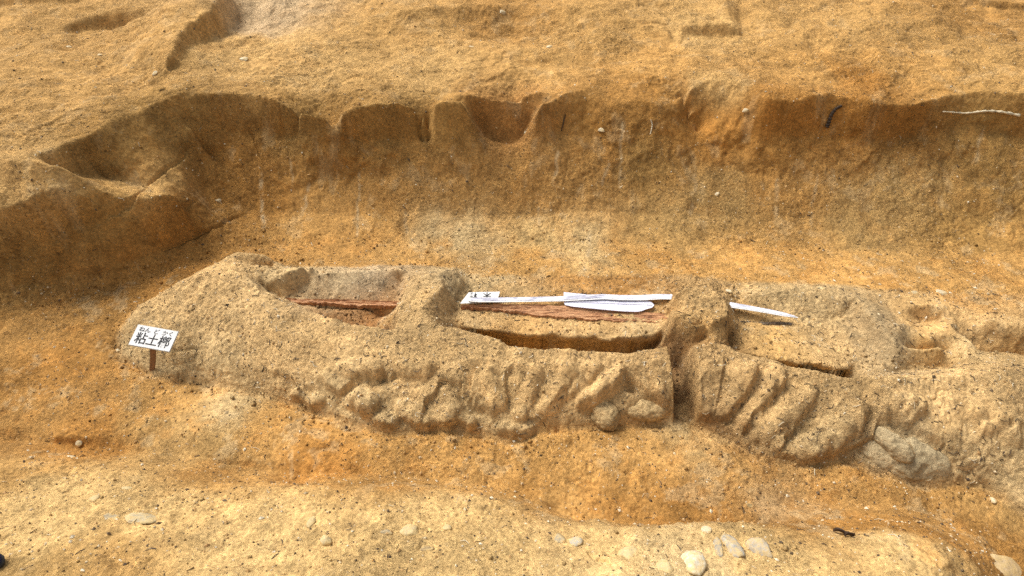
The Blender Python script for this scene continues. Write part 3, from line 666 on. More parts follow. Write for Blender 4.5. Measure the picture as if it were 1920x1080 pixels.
# ------------------------------------------------------------------ clay casing and baulks: grid tops with sides going down into the soil
def block(name, mask, mat, **kw):
    mq = qc(mask); V, Q, cc, used = sub_grid(mq)
    # boundary edges -> skirt
    E = np.concatenate([Q[:, [0, 1]], Q[:, [1, 2]], Q[:, [2, 3]], Q[:, [3, 0]]])
    key = np.sort(E, 1); _, first, cnt = np.unique(key[:, 0].astype(np.int64)*len(V) + key[:, 1], return_index=True, return_counts=True)
    B = E[first[cnt == 1]]; bv = np.unique(B); mp = {int(b): len(V)+k for k, b in enumerate(bv)}
    low = V[bv].copy(); low[:, 2] = np.minimum(low[:, 2]-.05, -.10)
    SQ = np.array([(int(b), int(a), mp[int(a)], mp[int(b)]) for a, b in B])
    me = mesh_np(name, np.concatenate([V, low]), np.concatenate([Q, SQ]), np.concatenate([cc, cc[bv]]), grit=np.concatenate([GRIT.ravel()[used], GRIT.ravel()[used][bv]]))
    return link(name, me, mat=mat, **kw)
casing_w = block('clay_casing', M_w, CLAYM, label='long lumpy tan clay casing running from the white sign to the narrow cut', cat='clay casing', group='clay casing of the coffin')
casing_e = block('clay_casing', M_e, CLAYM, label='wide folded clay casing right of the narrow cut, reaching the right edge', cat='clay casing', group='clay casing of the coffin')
baulk_w = block('soil_baulk', M_bw, CLAYM, label='narrow soil baulk crossing the coffin left of the upside-down card', cat='baulk', group='baulks left standing across the coffin')
baulk_e = block('soil_baulk', M_be, CLAYM, label='rounded block of soil covering part of the long sword cutout', cat='baulk', group='baulks left standing across the coffin')

# ------------------------------------------------------------------ clay lumps (parts of the casing)
def lump(parent, u0, v0, u1, v1, rpx, flat=.75, proud=.25, col=CLAY, seed=0):
    A, B = hit(u0, v0), hit(u1, v1); mid = (A+B)/2
    sc = (Vector(mid)-Vector((0, 0, CAM_H))).length/F; r = rpx*sc
    ax = (B-A); L = ax.length
    nrm = (normal_at(A.x, A.y, .04)+normal_at(B.x, B.y, .04)).normalized()
    ax = ax.normalized() if L > 1e-4 else Vector((1, 0, 0))
    nrm = (nrm - ax*nrm.dot(ax)).normalized(); sd = nrm.cross(ax)
    bm = bmesh.new(); bmesh.ops.create_icosphere(bm, subdivisions=5, radius=1)
    mid.y += float(oy_at(mid.x, mid.y)); i_, j_ = to_ij(mid.x, mid.y); cl = C[int(j_), int(i_)]*.4 + np.array(col)*.6
    for vtx in bm.verts:
        p = vtx.co.copy(); k = max(-1, min(1, p.x))
        q = ax*(p.x*(r + L/2)) + sd*(p.y*r) + nrm*(p.z*r*flat)
        w = mid + q + nrm*(proud*r)
        n = mnoise.fractal(Vector((w.x*9+seed, w.y*9, w.z*9)), .8, 2.1, 4)*r*.2 + mnoise.noise(Vector((w.x*45, w.y*45+seed, w.z*45)))*.004 + mnoise.noise(Vector((w.x*110, w.y*110+seed, w.z*110)))*.0022
        d = q.normalized(); vtx.co = w + d*n
    me = bpy.data.meshes.new('clay_lump'); bm.to_mesh(me); bm.free()
    for pl in me.polygons: pl.use_smooth = True
    ca = me.color_attributes.new('Col', 'FLOAT_COLOR', 'POINT')
    for k, vtx in enumerate(me.vertices):
        f = .95+.2*mnoise.noise(vtx.co*8+Vector((seed, 0, 0))); ca.data[k].color = (cl[0]*f, cl[1]*f, cl[2]*f, .6)
    link('clay_lump', me, parent, LUMP)
k = 0
for a in [(1131,776,1135,782,25,.9,.0,CLAY),(1196,772,1238,768,21,.8,-.38,CLAY)]:
    lump(casing_w, *a, seed=k); k += 3
for a in [(1652,814,1690,846,17,.8,-.25,BLUEG),(1664,850,1744,872,33,.6,-.35,BLUEG)]:
    lump(casing_e, *a, seed=k); k += 3

# ------------------------------------------------------------------ small materials
def paper_mat(name, col, mott=None, scale=18, stretch=(1, 1, 1), thr=(.45, .62)):
    m, nt, b = new_mat(name); N = nt.nodes.new; L = nt.links.new
    b.inputs['Roughness'].default_value = .55; b.inputs['Specular IOR Level'].default_value = .25
    tc = N('ShaderNodeTexCoord'); mp = N('ShaderNodeMapping'); mp.inputs['Scale'].default_value = stretch; L(tc.outputs['Object'], mp.inputs[0])
    n = N('ShaderNodeTexNoise'); n.inputs['Scale'].default_value = scale; n.inputs['Detail'].default_value = 5; n.inputs['Roughness'].default_value = .65; L(mp.outputs[0], n.inputs['Vector'])
    r = N('ShaderNodeMapRange'); r.inputs['From Min'].default_value = thr[0]; r.inputs['From Max'].default_value = thr[1]; L(n.outputs[0], r.inputs[0])
    x = N('ShaderNodeMix'); x.data_type = 'RGBA'; x.inputs[6].default_value = (*col, 1); x.inputs[7].default_value = (*(mott or [c*.94 for c in col]), 1); L(r.outputs[0], x.inputs[0])
    L(x.outputs[2], b.inputs['Base Color']); return m
PAPER = paper_mat('white_paper', (.72,.715,.70), (.60,.57,.50), 14, (1, 1, 1), (.5, .85)); SHIELDP = paper_mat('mirror_print', (.64,.64,.73), (.56,.56,.66), 6, (1, 5, 1))
BLADEP = paper_mat('blade_print', (.66,.66,.72), (.26,.26,.33), 9, (1, 2.2, 1), (.46, .66)); INK = plain_mat('black_ink', (.012,.012,.014), .6, .1, 60, 0)
LAMIN = plain_mat('laminate_edge', (.42,.38,.31), .35, .2, 30, .05, .4); STAKE = plain_mat('stake_wood', (.24,.125,.055), .8, .3, 60, .3)
def wood_mat():
    m, nt, b = new_mat('coffin_wood'); N = nt.nodes.new; L = nt.links.new
    tc = N('ShaderNodeTexCoord'); mp = N('ShaderNodeMapping'); mp.inputs['Scale'].default_value = (5, 75, 60); mp.inputs['Rotation'].default_value = (0, 0, .03); L(tc.outputs['Object'], mp.inputs[0])
    n = N('ShaderNodeTexNoise'); n.inputs['Scale'].default_value = 1.6; n.inputs['Detail'].default_value = 6; n.inputs['Roughness'].default_value = .7; L(mp.outputs[0], n.inputs['Vector'])
    cr = N('ShaderNodeValToRGB'); e = cr.color_ramp.elements; e[0].position = .36; e[0].color = (.09,.035,.015, 1); e[1].position = .68; e[1].color = (.60,.35,.17, 1)
    k = e.new(.46); k.color = (.38,.175,.075, 1); L(n.outputs[0], cr.inputs[0]); L(cr.outputs[0], b.inputs['Base Color'])
    b.inputs['Roughness'].default_value = .85
    bp = N('ShaderNodeBump'); bp.inputs['Strength'].default_value = .7; bp.inputs['Distance'].default_value = .008; L(n.outputs[0], bp.inputs['Height']); L(bp.outputs[0], b.inputs['Normal'])
    return m
WOOD = wood_mat(); GREYWOOD = plain_mat('grey_rotten_wood', (.22,.17,.12), .9, .4, 50, .4)
ROOTD = plain_mat('dark_root_bark', (.045,.03,.02), .9, .4, 80, .4); ROOTW = plain_mat('pale_root', (.55,.47,.32), .8, .45, 40, .3)

def slab(name, outline, zs, thick, mat, parent=None, **kw):
    """closed thin sheet from a plan outline; zs = height of every outline point"""
    n = len(outline); bm = bmesh.new()
    t = [bm.verts.new((p[0], p[1], z)) for p, z in zip(outline, zs)]; b = [bm.verts.new((p[0], p[1], z-thick)) for p, z in zip(outline, zs)]
    ft = bm.faces.new(t); fb = bm.faces.new(b[::-1])
    for k in range(n): bm.faces.new((t[k], b[k], b[(k+1) % n], t[(k+1) % n]))
    bmesh.ops.recalc_face_normals(bm, faces=bm.faces[:])
    bmesh.ops.triangulate(bm, faces=[f for f in bm.faces if len(f.verts) > 4])
    me = bpy.data.meshes.new(name); bm.to_mesh(me); bm.free()
    return link(name, me, parent, mat, **kw)
def strip(name, cl, half, zs, thick, mat, parent=None, **kw):
    """ribbon of width 2*half(k) along plan centre line cl"""
    cl = np.array(cl); n = len(cl); tn = np.gradient(cl, axis=0); tn /= np.linalg.norm(tn, axis=1)[:, None]; nr = np.stack([-tn[:, 1], tn[:, 0]], 1)
    bm = bmesh.new(); R = []
    for k in range(n):
        a = cl[k] + nr[k]*half[k]; b = cl[k] - nr[k]*half[k]
        R.append([bm.verts.new((a[0], a[1], zs[k])), bm.verts.new((b[0], b[1], zs[k])), bm.verts.new((b[0], b[1], zs[k]-thick)), bm.verts.new((a[0], a[1], zs[k]-thick))])
    for k in range(n-1):
        for q in range(4): bm.faces.new((R[k][q], R[k][(q+1) % 4], R[k+1][(q+1) % 4], R[k+1][q]))
    bm.faces.new(R[0]); bm.faces.new(R[-1][::-1]); bmesh.ops.recalc_face_normals(bm, faces=bm.faces[:])
    me = bpy.data.meshes.new(name); bm.to_mesh(me); bm.free()
    return link(name, me, parent, mat, **kw)
def text_mesh(body, size, bold=0.0, spacing=1.0):
    c = bpy.data.curves.new('lettering', 'FONT'); c.body = body; c.size = size; c.align_x = 'CENTER'; c.align_y = 'CENTER'; c.offset = bold; c.space_character = spacing; c.extrude = .0004
    o = bpy.data.objects.new('lettering', c); COL.objects.link(o)
    dg = bpy.context.evaluated_depsgraph_get(); dg.update()
    me = bpy.data.meshes.new_from_object(o.evaluated_get(dg)); bpy.data.objects.remove(o); bpy.data.curves.remove(c)
    me.materials.clear(); me.materials.append(INK); return me

# ------------------------------------------------------------------ remains of the wooden coffin
def board(name, up_e, lo_e, z0, z1, mat, nseg=220, nw=14, seed=0, **kw):
    """weathered board between two sighted edges; z0 / z1 = height of the far / near edge"""
    uu = np.linspace(max(up_e[0][0], lo_e[0][0]), min(up_e[-1][0], lo_e[-1][0]), nseg)
    vu = np.interp(uu, *zip(*up_e)); vl = np.interp(uu, *zip(*lo_e))
    A = P(uu, vu, np.full(nseg, z0)); B = P(uu, vl, np.full(nseg, z1)); k = np.arange(nseg)
    B[:, 1] += .006*vnoise(k*.12, k*0+seed, 4) + .006*vnoise(k*.5, k*0+seed, 5)
    t = np.linspace(0, 1, nw)[None, :, None]; G = A[:, None]*(1-t) + B[:, None]*t
    w = np.arange(nw)[None]
    G[..., 2] += .005*vnoise(k[:, None]*.05+0*w, w*.9+seed, 7) + .003*vnoise(k[:, None]*.25+0*w, w*1.3+seed, 8) - .010*np.sin(np.pi*np.linspace(0, 1, nw))[None]
    V = G.reshape(-1, 3); Vb = V.copy(); Vb[:, 2] -= .03; M = nseg*nw
    a = (np.arange(nseg-1)[:, None]*nw + np.arange(nw-1)[None]).ravel()
    Q = [np.stack([a, a+nw, a+nw+1, a+1], 1)[:, ::-1], np.stack([a, a+nw, a+nw+1, a+1], 1)+M]
    loop = list(range(0, nw)) + [r*nw+nw-1 for r in range(1, nseg)] + [(nseg-1)*nw+c for c in range(nw-2, -1, -1)] + [r*nw for r in range(nseg-2, 0, -1)]
    lp = np.array(loop); ln = np.roll(lp, -1)
    Q.append(np.stack([lp, lp+M, ln+M, ln], 1))
    me = mesh_np(name, np.concatenate([V, Vb]), np.concatenate(Q), smooth=False)
    return link(name, me, None, mat, **kw)
board('coffin_board', [(864,571),(1000,571),(1120,575),(1256,589)], [(864,577),(920,578),(960,584),(1020,591),(1100,598),(1200,603),(1256,607)], .150, .138, WOOD, seed=1,
      label='reddish brown weathered coffin board under the white sword and mirror cutouts', cat='wooden board', group='remains of the wooden coffin')
board('coffin_board', [(535,559),(748,565)], [(535,566),(748,574)], .112, .104, WOOD, 140, 8, 5, label='thin dark red coffin board edge left of the narrow baulk', cat='wooden board', group='remains of the wooden coffin')
board('coffin_board', [(1376,601.5),(1505,604.5)], [(1376,605),(1505,608)], .122, .118, GREYWOOD, 120, 6, 9, label='thin grey rotten coffin board edge right of the rounded soil block', cat='wooden board', group='remains of the wooden coffin')

# ------------------------------------------------------------------ paper cutouts lying in the coffin
ku = np.array([877,880,886,900,930,960,1000,1055,1090,1130,1165,1200,1240,1268,1320,1370,1395,1420,1445,1470,1488,1497])
kv = np.array([561.5,562,562,562,562,561.8,561.2,560,558,556,557.8,558,556,556.5,563,571.5,575.5,580,584.5,589.5,593.5,595.5])
kz = np.interp(ku, [877,1000,1268,1370,1500], [.172,.172,.178,.192,.176])
kw = np.interp(ku, [877,880,886,892,1268,1370,1470,1497], [.004,.015,.024,.028,.032,.033,.022,.002])
uu = np.concatenate([np.linspace(877,900,14), np.linspace(905,1497,110)])
ctr = P(uu, np.interp(uu, ku, kv), np.interp(uu, ku, kz))
blade = strip('sword_cutout', ctr[:, :2], np.interp(uu, ku, kw)*.82, ctr[:, 2], .004, PAPER, label='long narrow wavy white paper sword lying along the coffin', cat='sword cutout')
sel = slice(3, -1)
strip('printed_blade', ctr[sel, :2] + np.array([0, .004]), np.interp(uu, ku, kw)[sel]*.62, ctr[sel, 2]+.0025, .002, BLADEP, blade)
ol = [(1057,547.5),(1085,550),(1120,553.5),(1160,555),(1190,557),(1208,560),(1221,565),(1227,571),(1223,576),(1212,579.5),(1203,582.5),(1194,583.5),(1170,583),(1140,580.8),(1100,577),(1075,574),(1060,571),(1057,566)]
op = P([a for a, _ in ol], [b for _, b in ol], np.full(len(ol), .163))
mir = slab('mirror_cutout', op[:, :2], [.163 - .004*abs(math.sin(k*.7)) for k in range(len(ol))], .004, SHIELDP, label='white tongue-shaped paper mirror tucked under the sword cutout', cat='mirror cutout')
ml = P(np.linspace(1064,1222,30), np.linspace(565,571.5,30), np.full(30, .165))
strip('centre_fold', ml[:, :2], np.full(30, .0022), ml[:, 2], .0015, plain_mat('fold_line', (.55,.53,.60), .6, .1, 30, 0), mir)
cc_ = P([862.5,879,937.5,931], [569,548,546.8,566], [.158,.168,.168,.158])
card = slab('name_card', cc_[:, :2], cc_[:, 2], .004, PAPER, label='small white card with upside-down characters at the left tip of the sword', cat='name card')
def on_plane(me, org, ex, ey, parent, name='lettering', lift=.0012):
    ex = Vector(ex).normalized(); nz = ex.cross(Vector(ey)).normalized(); ey = nz.cross(ex)
    M = Matrix(((ex.x, ey.x, nz.x, 0), (ex.y, ey.y, nz.y, 0), (ex.z, ey.z, nz.z, 0), (0, 0, 0, 1)))
    me.transform(M); me.transform(Matrix.Translation(Vector(org) + nz*lift)); return link(name, me, parent)
v4 = [Vector(c) for c in cc_]
exc = (v4[2]-v4[1]).normalized(); eyc = (v4[1]-v4[0]); nzc = exc.cross(eyc).normalized()
if nzc.z < 0: nzc = -nzc
for ch, (u_, v_) in (('棺', (887,553.3)), ('木', (913,552.8))):
    p = Vector(P(u_, v_, .1655)); t = (p - v4[0]).dot(nzc); p = p - nzc*t
    on_plane(text_mesh(ch, .056, .0012), p, -exc, -(nzc.cross(exc)), card, 'printed_character')

# ------------------------------------------------------------------ sign on its stake
def sign():
    base = hit(277, 701); root = link('name_sign', None, label='white sign with black characters on a short brown stake before the clay casing', cat='sign', loc=base)
    yb = base.y + .01
    def at_y(u, v, y):
        d = ray(u, v); return Vector((d[0]*y/d[1], y, CAM_H + d[2]*y/d[1]))
    # board leans back: lower edge nearer than the upper one
    BL, BR, TL = at_y(241.2, 646, yb-.02), at_y(317.4, 659.4, yb-.04), at_y(245.3, 606.3, yb+.11)
    ex = (BR-BL); w = ex.length; ex.normalize(); ey = TL-BL; ey = ey - ex*ey.dot(ex); h = ey.length; ey.normalize(); nz = ex.cross(ey).normalized(); c = BL + ex*w/2 + ey*h/2
    # stake
    top = c - nz*.010 - ey*.01; foot_ = base + Vector((0, .005, -.05))
    def boxm(org, ax, ay, az, sx, sy, sz, bev=.0):
        bm = bmesh.new(); bmesh.ops.create_cube(bm, size=1)
        for v in bm.verts: v.co = Vector(org) - base + ax*(v.co.x*sx) + ay*(v.co.y*sy) + az*(v.co.z*sz)
        if bev: bmesh.ops.bevel(bm, geom=bm.edges[:], offset=bev, segments=2, affect='EDGES')
        me = bpy.data.meshes.new('part'); bm.to_mesh(me); bm.free(); return me
    az = (top-foot_); ln = az.length; az.normalize(); ax = (ex - az*ex.dot(az)).normalized(); ay = az.cross(ax)
    bm = bmesh.new(); rings = []
    for k in range(9):
        t = k/8; ww = .0155*(1 if t > .3 else .45+.55*t/.3); q = foot_.lerp(top, t) - base + ax*(.004*math.sin(t*4) - (.006 if t < .3 else 0)*(1-t/.3 if t < .3 else 0))
        rings.append([bm.verts.new(q + ax*a*ww + ay*b*.0055) for a, b in ((-1,-1),(1,-1),(1,1),(-1,1))])
    for a, b in zip(rings[:-1], rings[1:]):
        for q in range(4): bm.faces.new((a[q], a[(q+1) % 4], b[(q+1) % 4], b[q]))
    bm.faces.new(rings[-1]); bm.faces.new(rings[0][::-1]); bmesh.ops.recalc_face_normals(bm, faces=bm.faces[:])
    me = bpy.data.meshes.new('stake'); bm.to_mesh(me); bm.free(); link('stake', me, root, STAKE)
    me = boxm(c - nz*.003, ex, ey, nz, w+.007, h+.007, .006, .0015); pan = link('panel', me, root, LAMIN)
    me = boxm(c + nz*.0008, ex, ey, nz, w, h, .0016); link('paper', me, pan, PAPER)
    def put(ch, fx, fy, size, bold, sxy=1.0):
        m = text_mesh(ch, size, bold); m.transform(Matrix.Diagonal((sxy, 1, 1, 1)))
        on_plane(m, c - base + ex*(fx*w) + ey*(fy*h), ex, ey, pan, 'printed_character', .0024)
    for ch, fx in (('粘', -.285), ('土', .0), ('槨', .285)): put(ch, fx, -.15, .082, .0007, .86)
    for ch, fx in (('ねん', -.285), ('ど', .0), ('かく', .285)): put(ch, fx, .30, .036, .0002)
sign()

# ------------------------------------------------------------------ stones, each one lying or stuck in the soil
STM = {}
def stone_mat(col):
    if col not in STM: STM[col] = plain_mat('stone', col, .9, .35, 30, .6, .15, (.52,.37,.16))
    return STM[col]
WHITE=(.62,.56,.43); GREY=(.30,.27,.21); BLUE=(.24,.25,.25); BEIGE=(.50,.40,.23); LAV=(.36,.34,.31); DARK=(.10,.075,.05); CREAMY=(.56,.46,.27); SAND=(.48,.36,.18)
def stone(u, v, w, h, col, label, rot=0., sunk=.52, tall=.6, ang=.22, name='stone', cat='stone', group=None, sub_=3):
    p = hit(u, v); sc = (p-Vector((0, 0, CAM_H))).length/F; n = normal_at(p.x, p.y, .03); sd = random.random()*50
    vd = (Vector((0, 0, CAM_H))-p).normalized(); sin_ = max(.35, vd.dot(n))
    ex = Vector((1, 0, 0)); ex = (ex - n*n.x).normalized(); ey = n.cross(ex)
    e1 = ex*math.cos(rot)+ey*math.sin(rot); e2 = n.cross(e1)
    a = w*sc/2*1.08; hh = h*sc/2*1.05; c = min(a, hh)*tall; cos_ = math.sqrt(max(0, 1-sin_*sin_)); b = max(.5*hh, (hh - c*.55*cos_)/max(sin_, .6))
    bm = bmesh.new(); bmesh.ops.create_icosphere(bm, subdivisions=sub_, radius=1)
    planes = [(Vector((random.gauss(0, 1), random.gauss(0, 1), random.gauss(0, 1))).normalized(), random.uniform(.58, .9)) for _ in range(11)]
    for x in bm.verts:
        q = x.co.copy()
        for pn, pd in planes:
            k = q.dot(pn)
            if k > pd: q -= pn*(k-pd)*.97
        q *= 1 + ang*mnoise.fractal(q*1.1+Vector((sd, 0, 0)), 1, 2, 3)*.6
        x.co = e1*(q.x*a) + e2*(q.y*b) + n*(q.z*c + c*(1-2*sunk))
    me = bpy.data.meshes.new(name); bm.to_mesh(me); bm.free()
    for f in me.polygons: f.use_smooth = True
    return link(name, me, None, stone_mat(col), label=label, cat=cat, group=group, loc=p)
ST = [
 (457,111,15,13,WHITE,'white oval pebble alone on the upper terrace right of the dark scarp'),
 (290,137,9,8,WHITE,'tiny white pebble at the lower end of the dark scarp'),
 (272,973,54,25,(.43,.38,.27),'largest pale flat stone set in the near bank at lower left'),
 (205,970,32,15,GREY,'grey angular stone just left of the large pale flat stone'),
 (179,935,18,12,BEIGE,'small tan pebble on the bank above the grey angular stone'),
 (238,916,16,9,CREAMY,'pale pebble near the bank edge above the large pale flat stone'),
 (768,995,34,25,CREAMY,'cream lumpy stone in the middle of the near bank'),
 (724,998,22,13,GREY,'dark grey crumb left of the cream lumpy stone'),
 (585,977,13,26,BEIGE,'upright pale sliver of stone on the middle of the bank'),
 (612,1013,22,24,CREAMY,'pale rounded stone below the upright sliver'),
 (838,990,15,15,BEIGE,'small beige pebble right of the cream lumpy stone'),
 (800,1029,24,11,(.22,.16,.10),'dark brown crumb below the cream lumpy stone'),
 (1325,993,18,15,WHITE,'white pebble on the bank crest above the blue grey stones'),
 (1346,1026,19,32,BLUE,'narrow blue grey stone left of the tallest blue grey stone'),
 (1374,1026,36,50,(.33,.33,.31),'tallest blue grey stone standing in the near bank'),
 (1424,1028,42,36,LAV,'lavender grey oval stone right of the tallest blue grey stone'),
 (1303,1056,48,50,WHITE,'large white angular stone at the bottom of the bank'),
 (1246,1062,28,32,CREAMY,'cream stone left of the large white angular stone'),
 (1176,1038,36,30,CREAMY,'cream half-buried stone above the cream stone'),
 (1082,1016,26,20,(.42,.41,.36),'grey weathered stone left of the cream half-buried stone'),
 (1050,1010,20,22,GREY,'small grey stone left of the grey weathered stone'),
 (1765,549,20,12,WHITE,'white stone on the floor behind the right casing pits'),
 (1367,546,15,10,WHITE,'white pebble at the back corner of the rounded soil block'),
 (1540,540,14,7,CREAMY,'pale flat pebble at the back edge of the right bay'),
 (410,376,9,9,WHITE,'white pebble on the dark wall right of the niche sill'),
 (1128,244,14,8,WHITE,'white chip in the back wall right of the post hole'),
 (985,249,9,6,WHITE,'white chip inside the post hole'),
 (884,88,10,7,WHITE,'white chip on the terrace slope left of the tall mound front'),
 (942,23,11,9,WHITE,'white chip near the crest of the terrace mound'),
 (1030,88,12,9,WHITE,'white chip on the mound front above the post hole'),
 (1398,207,12,8,WHITE,'white chip in the wall below the projecting lip'),
 (1410,264,11,8,WHITE,'white chip lower in the wall under the projecting lip'),
 (1345,364,9,8,WHITE,'white pebble low in the wall above the rounded soil block'),
 (148,832,12,11,(.42,.37,.27),'grey upright flake on the pit floor at lower left'),
 (133,856,14,6,WHITE,'thin white splinter below the grey upright flake'),
 (1886,1064,72,34,(.50,.37,.22),'smooth brown boulder at the bottom right corner'),
 (1862,938,9,9,WHITE,'tiny white pebble at the lower right of the pit floor'),
 (222,657,9,7,WHITE,'tiny white pebble at the left foot of the white sign'),
 (187,103,8,6,WHITE,'white chip left of the dark scarp on the terrace'),
 (130,88,9,6,WHITE,'white chip at the far left hollow of the terrace'),
 (1407,948,14,9,(.13,.09,.05),'dark clod in the pale patch on the pit floor'),
 (1715,548,10,7,GREY,'grey pebble left of the white stone behind the right pits'),
]
for q in ST: stone(*q, rot=random.uniform(-.35, .35) if q[2] < 1.6*q[3] else random.uniform(-.12, .12), tall=.4 if q[2] > 1.8*q[3] else .6)

# ------------------------------------------------------------------ roots and dry leaf scraps
def root(name, pts, r0, r1, mat, label, cat='root', lift=.3):
    n = 36; us = np.interp(np.linspace(0, 1, n), np.linspace(0, 1, len(pts)), [p[0] for p in pts]); vs = np.interp(np.linspace(0, 1, n), np.linspace(0, 1, len(pts)), [p[1] for p in pts])
    q = hits(us, vs); q = np.stack([np.convolve(np.pad(q[:, k], 2, mode='edge'), np.ones(5)/5, 'valid') for k in range(3)], 1); bm = bmesh.new(); R = []
    for k in range(n):
        nm = normal_at(q[k][0], q[k][1]); t = Vector(q[min(k+1, n-1)]-q[max(k-1, 0)]).normalized(); s = t.cross(nm).normalized(); nn = s.cross(t)
        r = (r0+(r1-r0)*k/(n-1))*(1+.3*math.sin(k*1.7)); c = Vector(q[k]) + nm*(r*(.3+lift))
        R.append([bm.verts.new(c + s*math.cos(a)*r + nn*math.sin(a)*r) for a in [x*math.pi/4 for x in range(8)]])
    for a, b in zip(R[:-1], R[1:]):
        for x in range(8): bm.faces.new((a[x], a[(x+1) % 8], b[(x+1) % 8], b[x]))
    bm.faces.new(R[0][::-1]); bm.faces.new(R[-1]); bmesh.ops.recalc_face_normals(bm, faces=bm.faces[:])
    me = bpy.data.meshes.new(name); bm.to_mesh(me); bm.free()
    for f in me.polygons: f.use_smooth = True
    link(name, me, None, mat, label=label, cat=cat)
root('root', [(1578,198),(1566,204),(1558,214),(1553,228),(1549,240)], .010, .016, ROOTD, 'short black root stub sticking out of the right wall')
root('root', [(1764,209),(1790,211),(1812,213),(1838,209),(1860,208),(1885,211),(1914,217)], .005, .011, ROOTW, 'long pale root lying along the wall at upper right')
root('root', [(1220,224),(1223,234),(1221,245),(1219,252)], .005, .005, ROOTW, 'short pale squiggly root in the middle of the wall')
root('root', [(1060,214),(1056,232),(1052,246)], .005, .004, ROOTD, 'thin dark root right of the post hole')
LEAF = plain_mat('dry_leaf', (.06,.035,.02), .8, .4, 50, .3)
def leaf(u, v, w, rot, label):
    p = hit(u, v); sc = (p-Vector((0, 0, CAM_H))).length/F; L_ = w*sc; n = normal_at(p.x, p.y); ex = Vector((math.cos(rot), math.sin(rot), 0)); ex = (ex-n*ex.dot(n)).normalized(); ey = n.cross(ex); bm = bmesh.new(); g = []
    for k in range(9):
        t = k/8; hw = L_*.24*math.sin(math.pi*min(1, t*1.02+.02))**.8
        row = []
        for j in (-1, -.5, 0, .5, 1): row.append(p + ex*(t-.5)*L_ + ey*j*hw + n*(.004 + .012*abs(j)**1.5 + .006*math.sin(t*5)))
        g.append(row)
    top_ = [[bm.verts.new(x) for x in r] for r in g]; bot = [[bm.verts.new(x-n*.0015) for x in r] for r in g]
    for k in range(8):
        for j in range(4):
            bm.faces.new((top_[k][j], top_[k+1][j], top_[k+1][j+1], top_[k][j+1])); bm.faces.new((bot[k][j+1], bot[k+1][j+1], bot[k+1][j], bot[k][j]))
    me = bpy.data.meshes.new('dry_leaf'); bm.to_mesh(me); bm.free(); link('dry_leaf', me, None, LEAF, label=label, cat='leaf', group='dry leaves at the bank crest')
leaf(1578, 1001, 24, -.5, 'left dark curled leaf scrap on the crest of the near bank'); leaf(1594, 1006, 18, .2, 'right dark curled leaf scrap on the crest of the near bank')

# ------------------------------------------------------------------ a dark blue shoe just entering the corner
def shoe():
    p = hit(8, 1060); base = Vector((p.x, p.y, p.z)); r_ = link('shoe', None, label='dark blue shoe toe at the bottom left corner', cat='shoe', loc=base + Vector((0, 0, .004)))
    def body(name, prof, mat):
        bm = bmesh.new(); R = []
        for (x, hw, z0, z1) in prof:
            R.append([bm.verts.new((x, hw*math.cos(a), z0 + (z1-z0)*(.5+.5*math.sin(a)))) for a in [k*math.pi/8 for k in range(16)]])
        for a, b in zip(R[:-1], R[1:]):
            for k in range(16): bm.faces.new((a[k], a[(k+1) % 16], b[(k+1) % 16], b[k]))
        bm.faces.new(R[0]); bm.faces.new(R[-1][::-1]); bmesh.ops.recalc_face_normals(bm, faces=bm.faces[:])
        me = bpy.data.meshes.new(name); bm.to_mesh(me); bm.free()
        for f in me.polygons: f.use_smooth = True
        link(name, me, r_, mat)
    body('upper', [(0,.006,.02,.03),(-.01,.025,.018,.045),(-.03,.038,.018,.055),(-.07,.046,.018,.065),(-.12,.045,.018,.085),(-.17,.040,.018,.105),(-.22,.038,.018,.11),(-.26,.034,.018,.11),(-.275,.02,.02,.09)], plain_mat('navy_cloth', (.012,.02,.07), .8, .3, 90, .3))
    body('sole', [(.004,.01,0,.02),(-.01,.03,0,.024),(-.04,.044,0,.024),(-.09,.05,0,.024),(-.15,.042,0,.024),(-.22,.042,0,.024),(-.27,.03,0,.024),(-.28,.012,0,.02)], plain_mat('shoe_rubber', (.03,.03,.03), .7, .2, 60, .1))
shoe()

# ------------------------------------------------------------------ crumbs and rootlets nobody could count
def scatter(name, n, maker, mat, label, cat):
    V = []; Q = []; cc = []
    y = RNG.uniform(1.1, 6.6, n*3); x = RNG.uniform(-1, 1, n*3)*(1.5+.6*y); keep = RNG.random(n*3) < np.clip((6.5-y)/4, .35, 1); x, y = x[keep][:n], y[keep][:n]
    if name == 'rootlets':
        a_, b_ = to_ij(x, y); kp = (M_clay | in_trough)[b_.astype(int), np.clip(a_.astype(int), 0, NX-1)] | (RNG.random(len(x)) < .09); x, y = x[kp], y[kp]
    z = Hat(x, y); e = .012; oy = oy_at(x, y)
    gx = (Hat(x+e, y)-Hat(x-e, y))/(2*e); gy = (Hat(x, y+e)-Hat(x, y-e))/(2*e)
    for k in range(len(x)):
        nm = Vector((-gx[k], -gy[k], 1)).normalized(); maker(Vector((x[k], y[k] + oy[k], z[k])), nm, V, Q, cc)
    me = mesh_np(name, np.array(V), np.array(Q), np.array(cc), smooth=False)
    link(name, me, None, mat, kind='stuff', label=label, cat=cat)
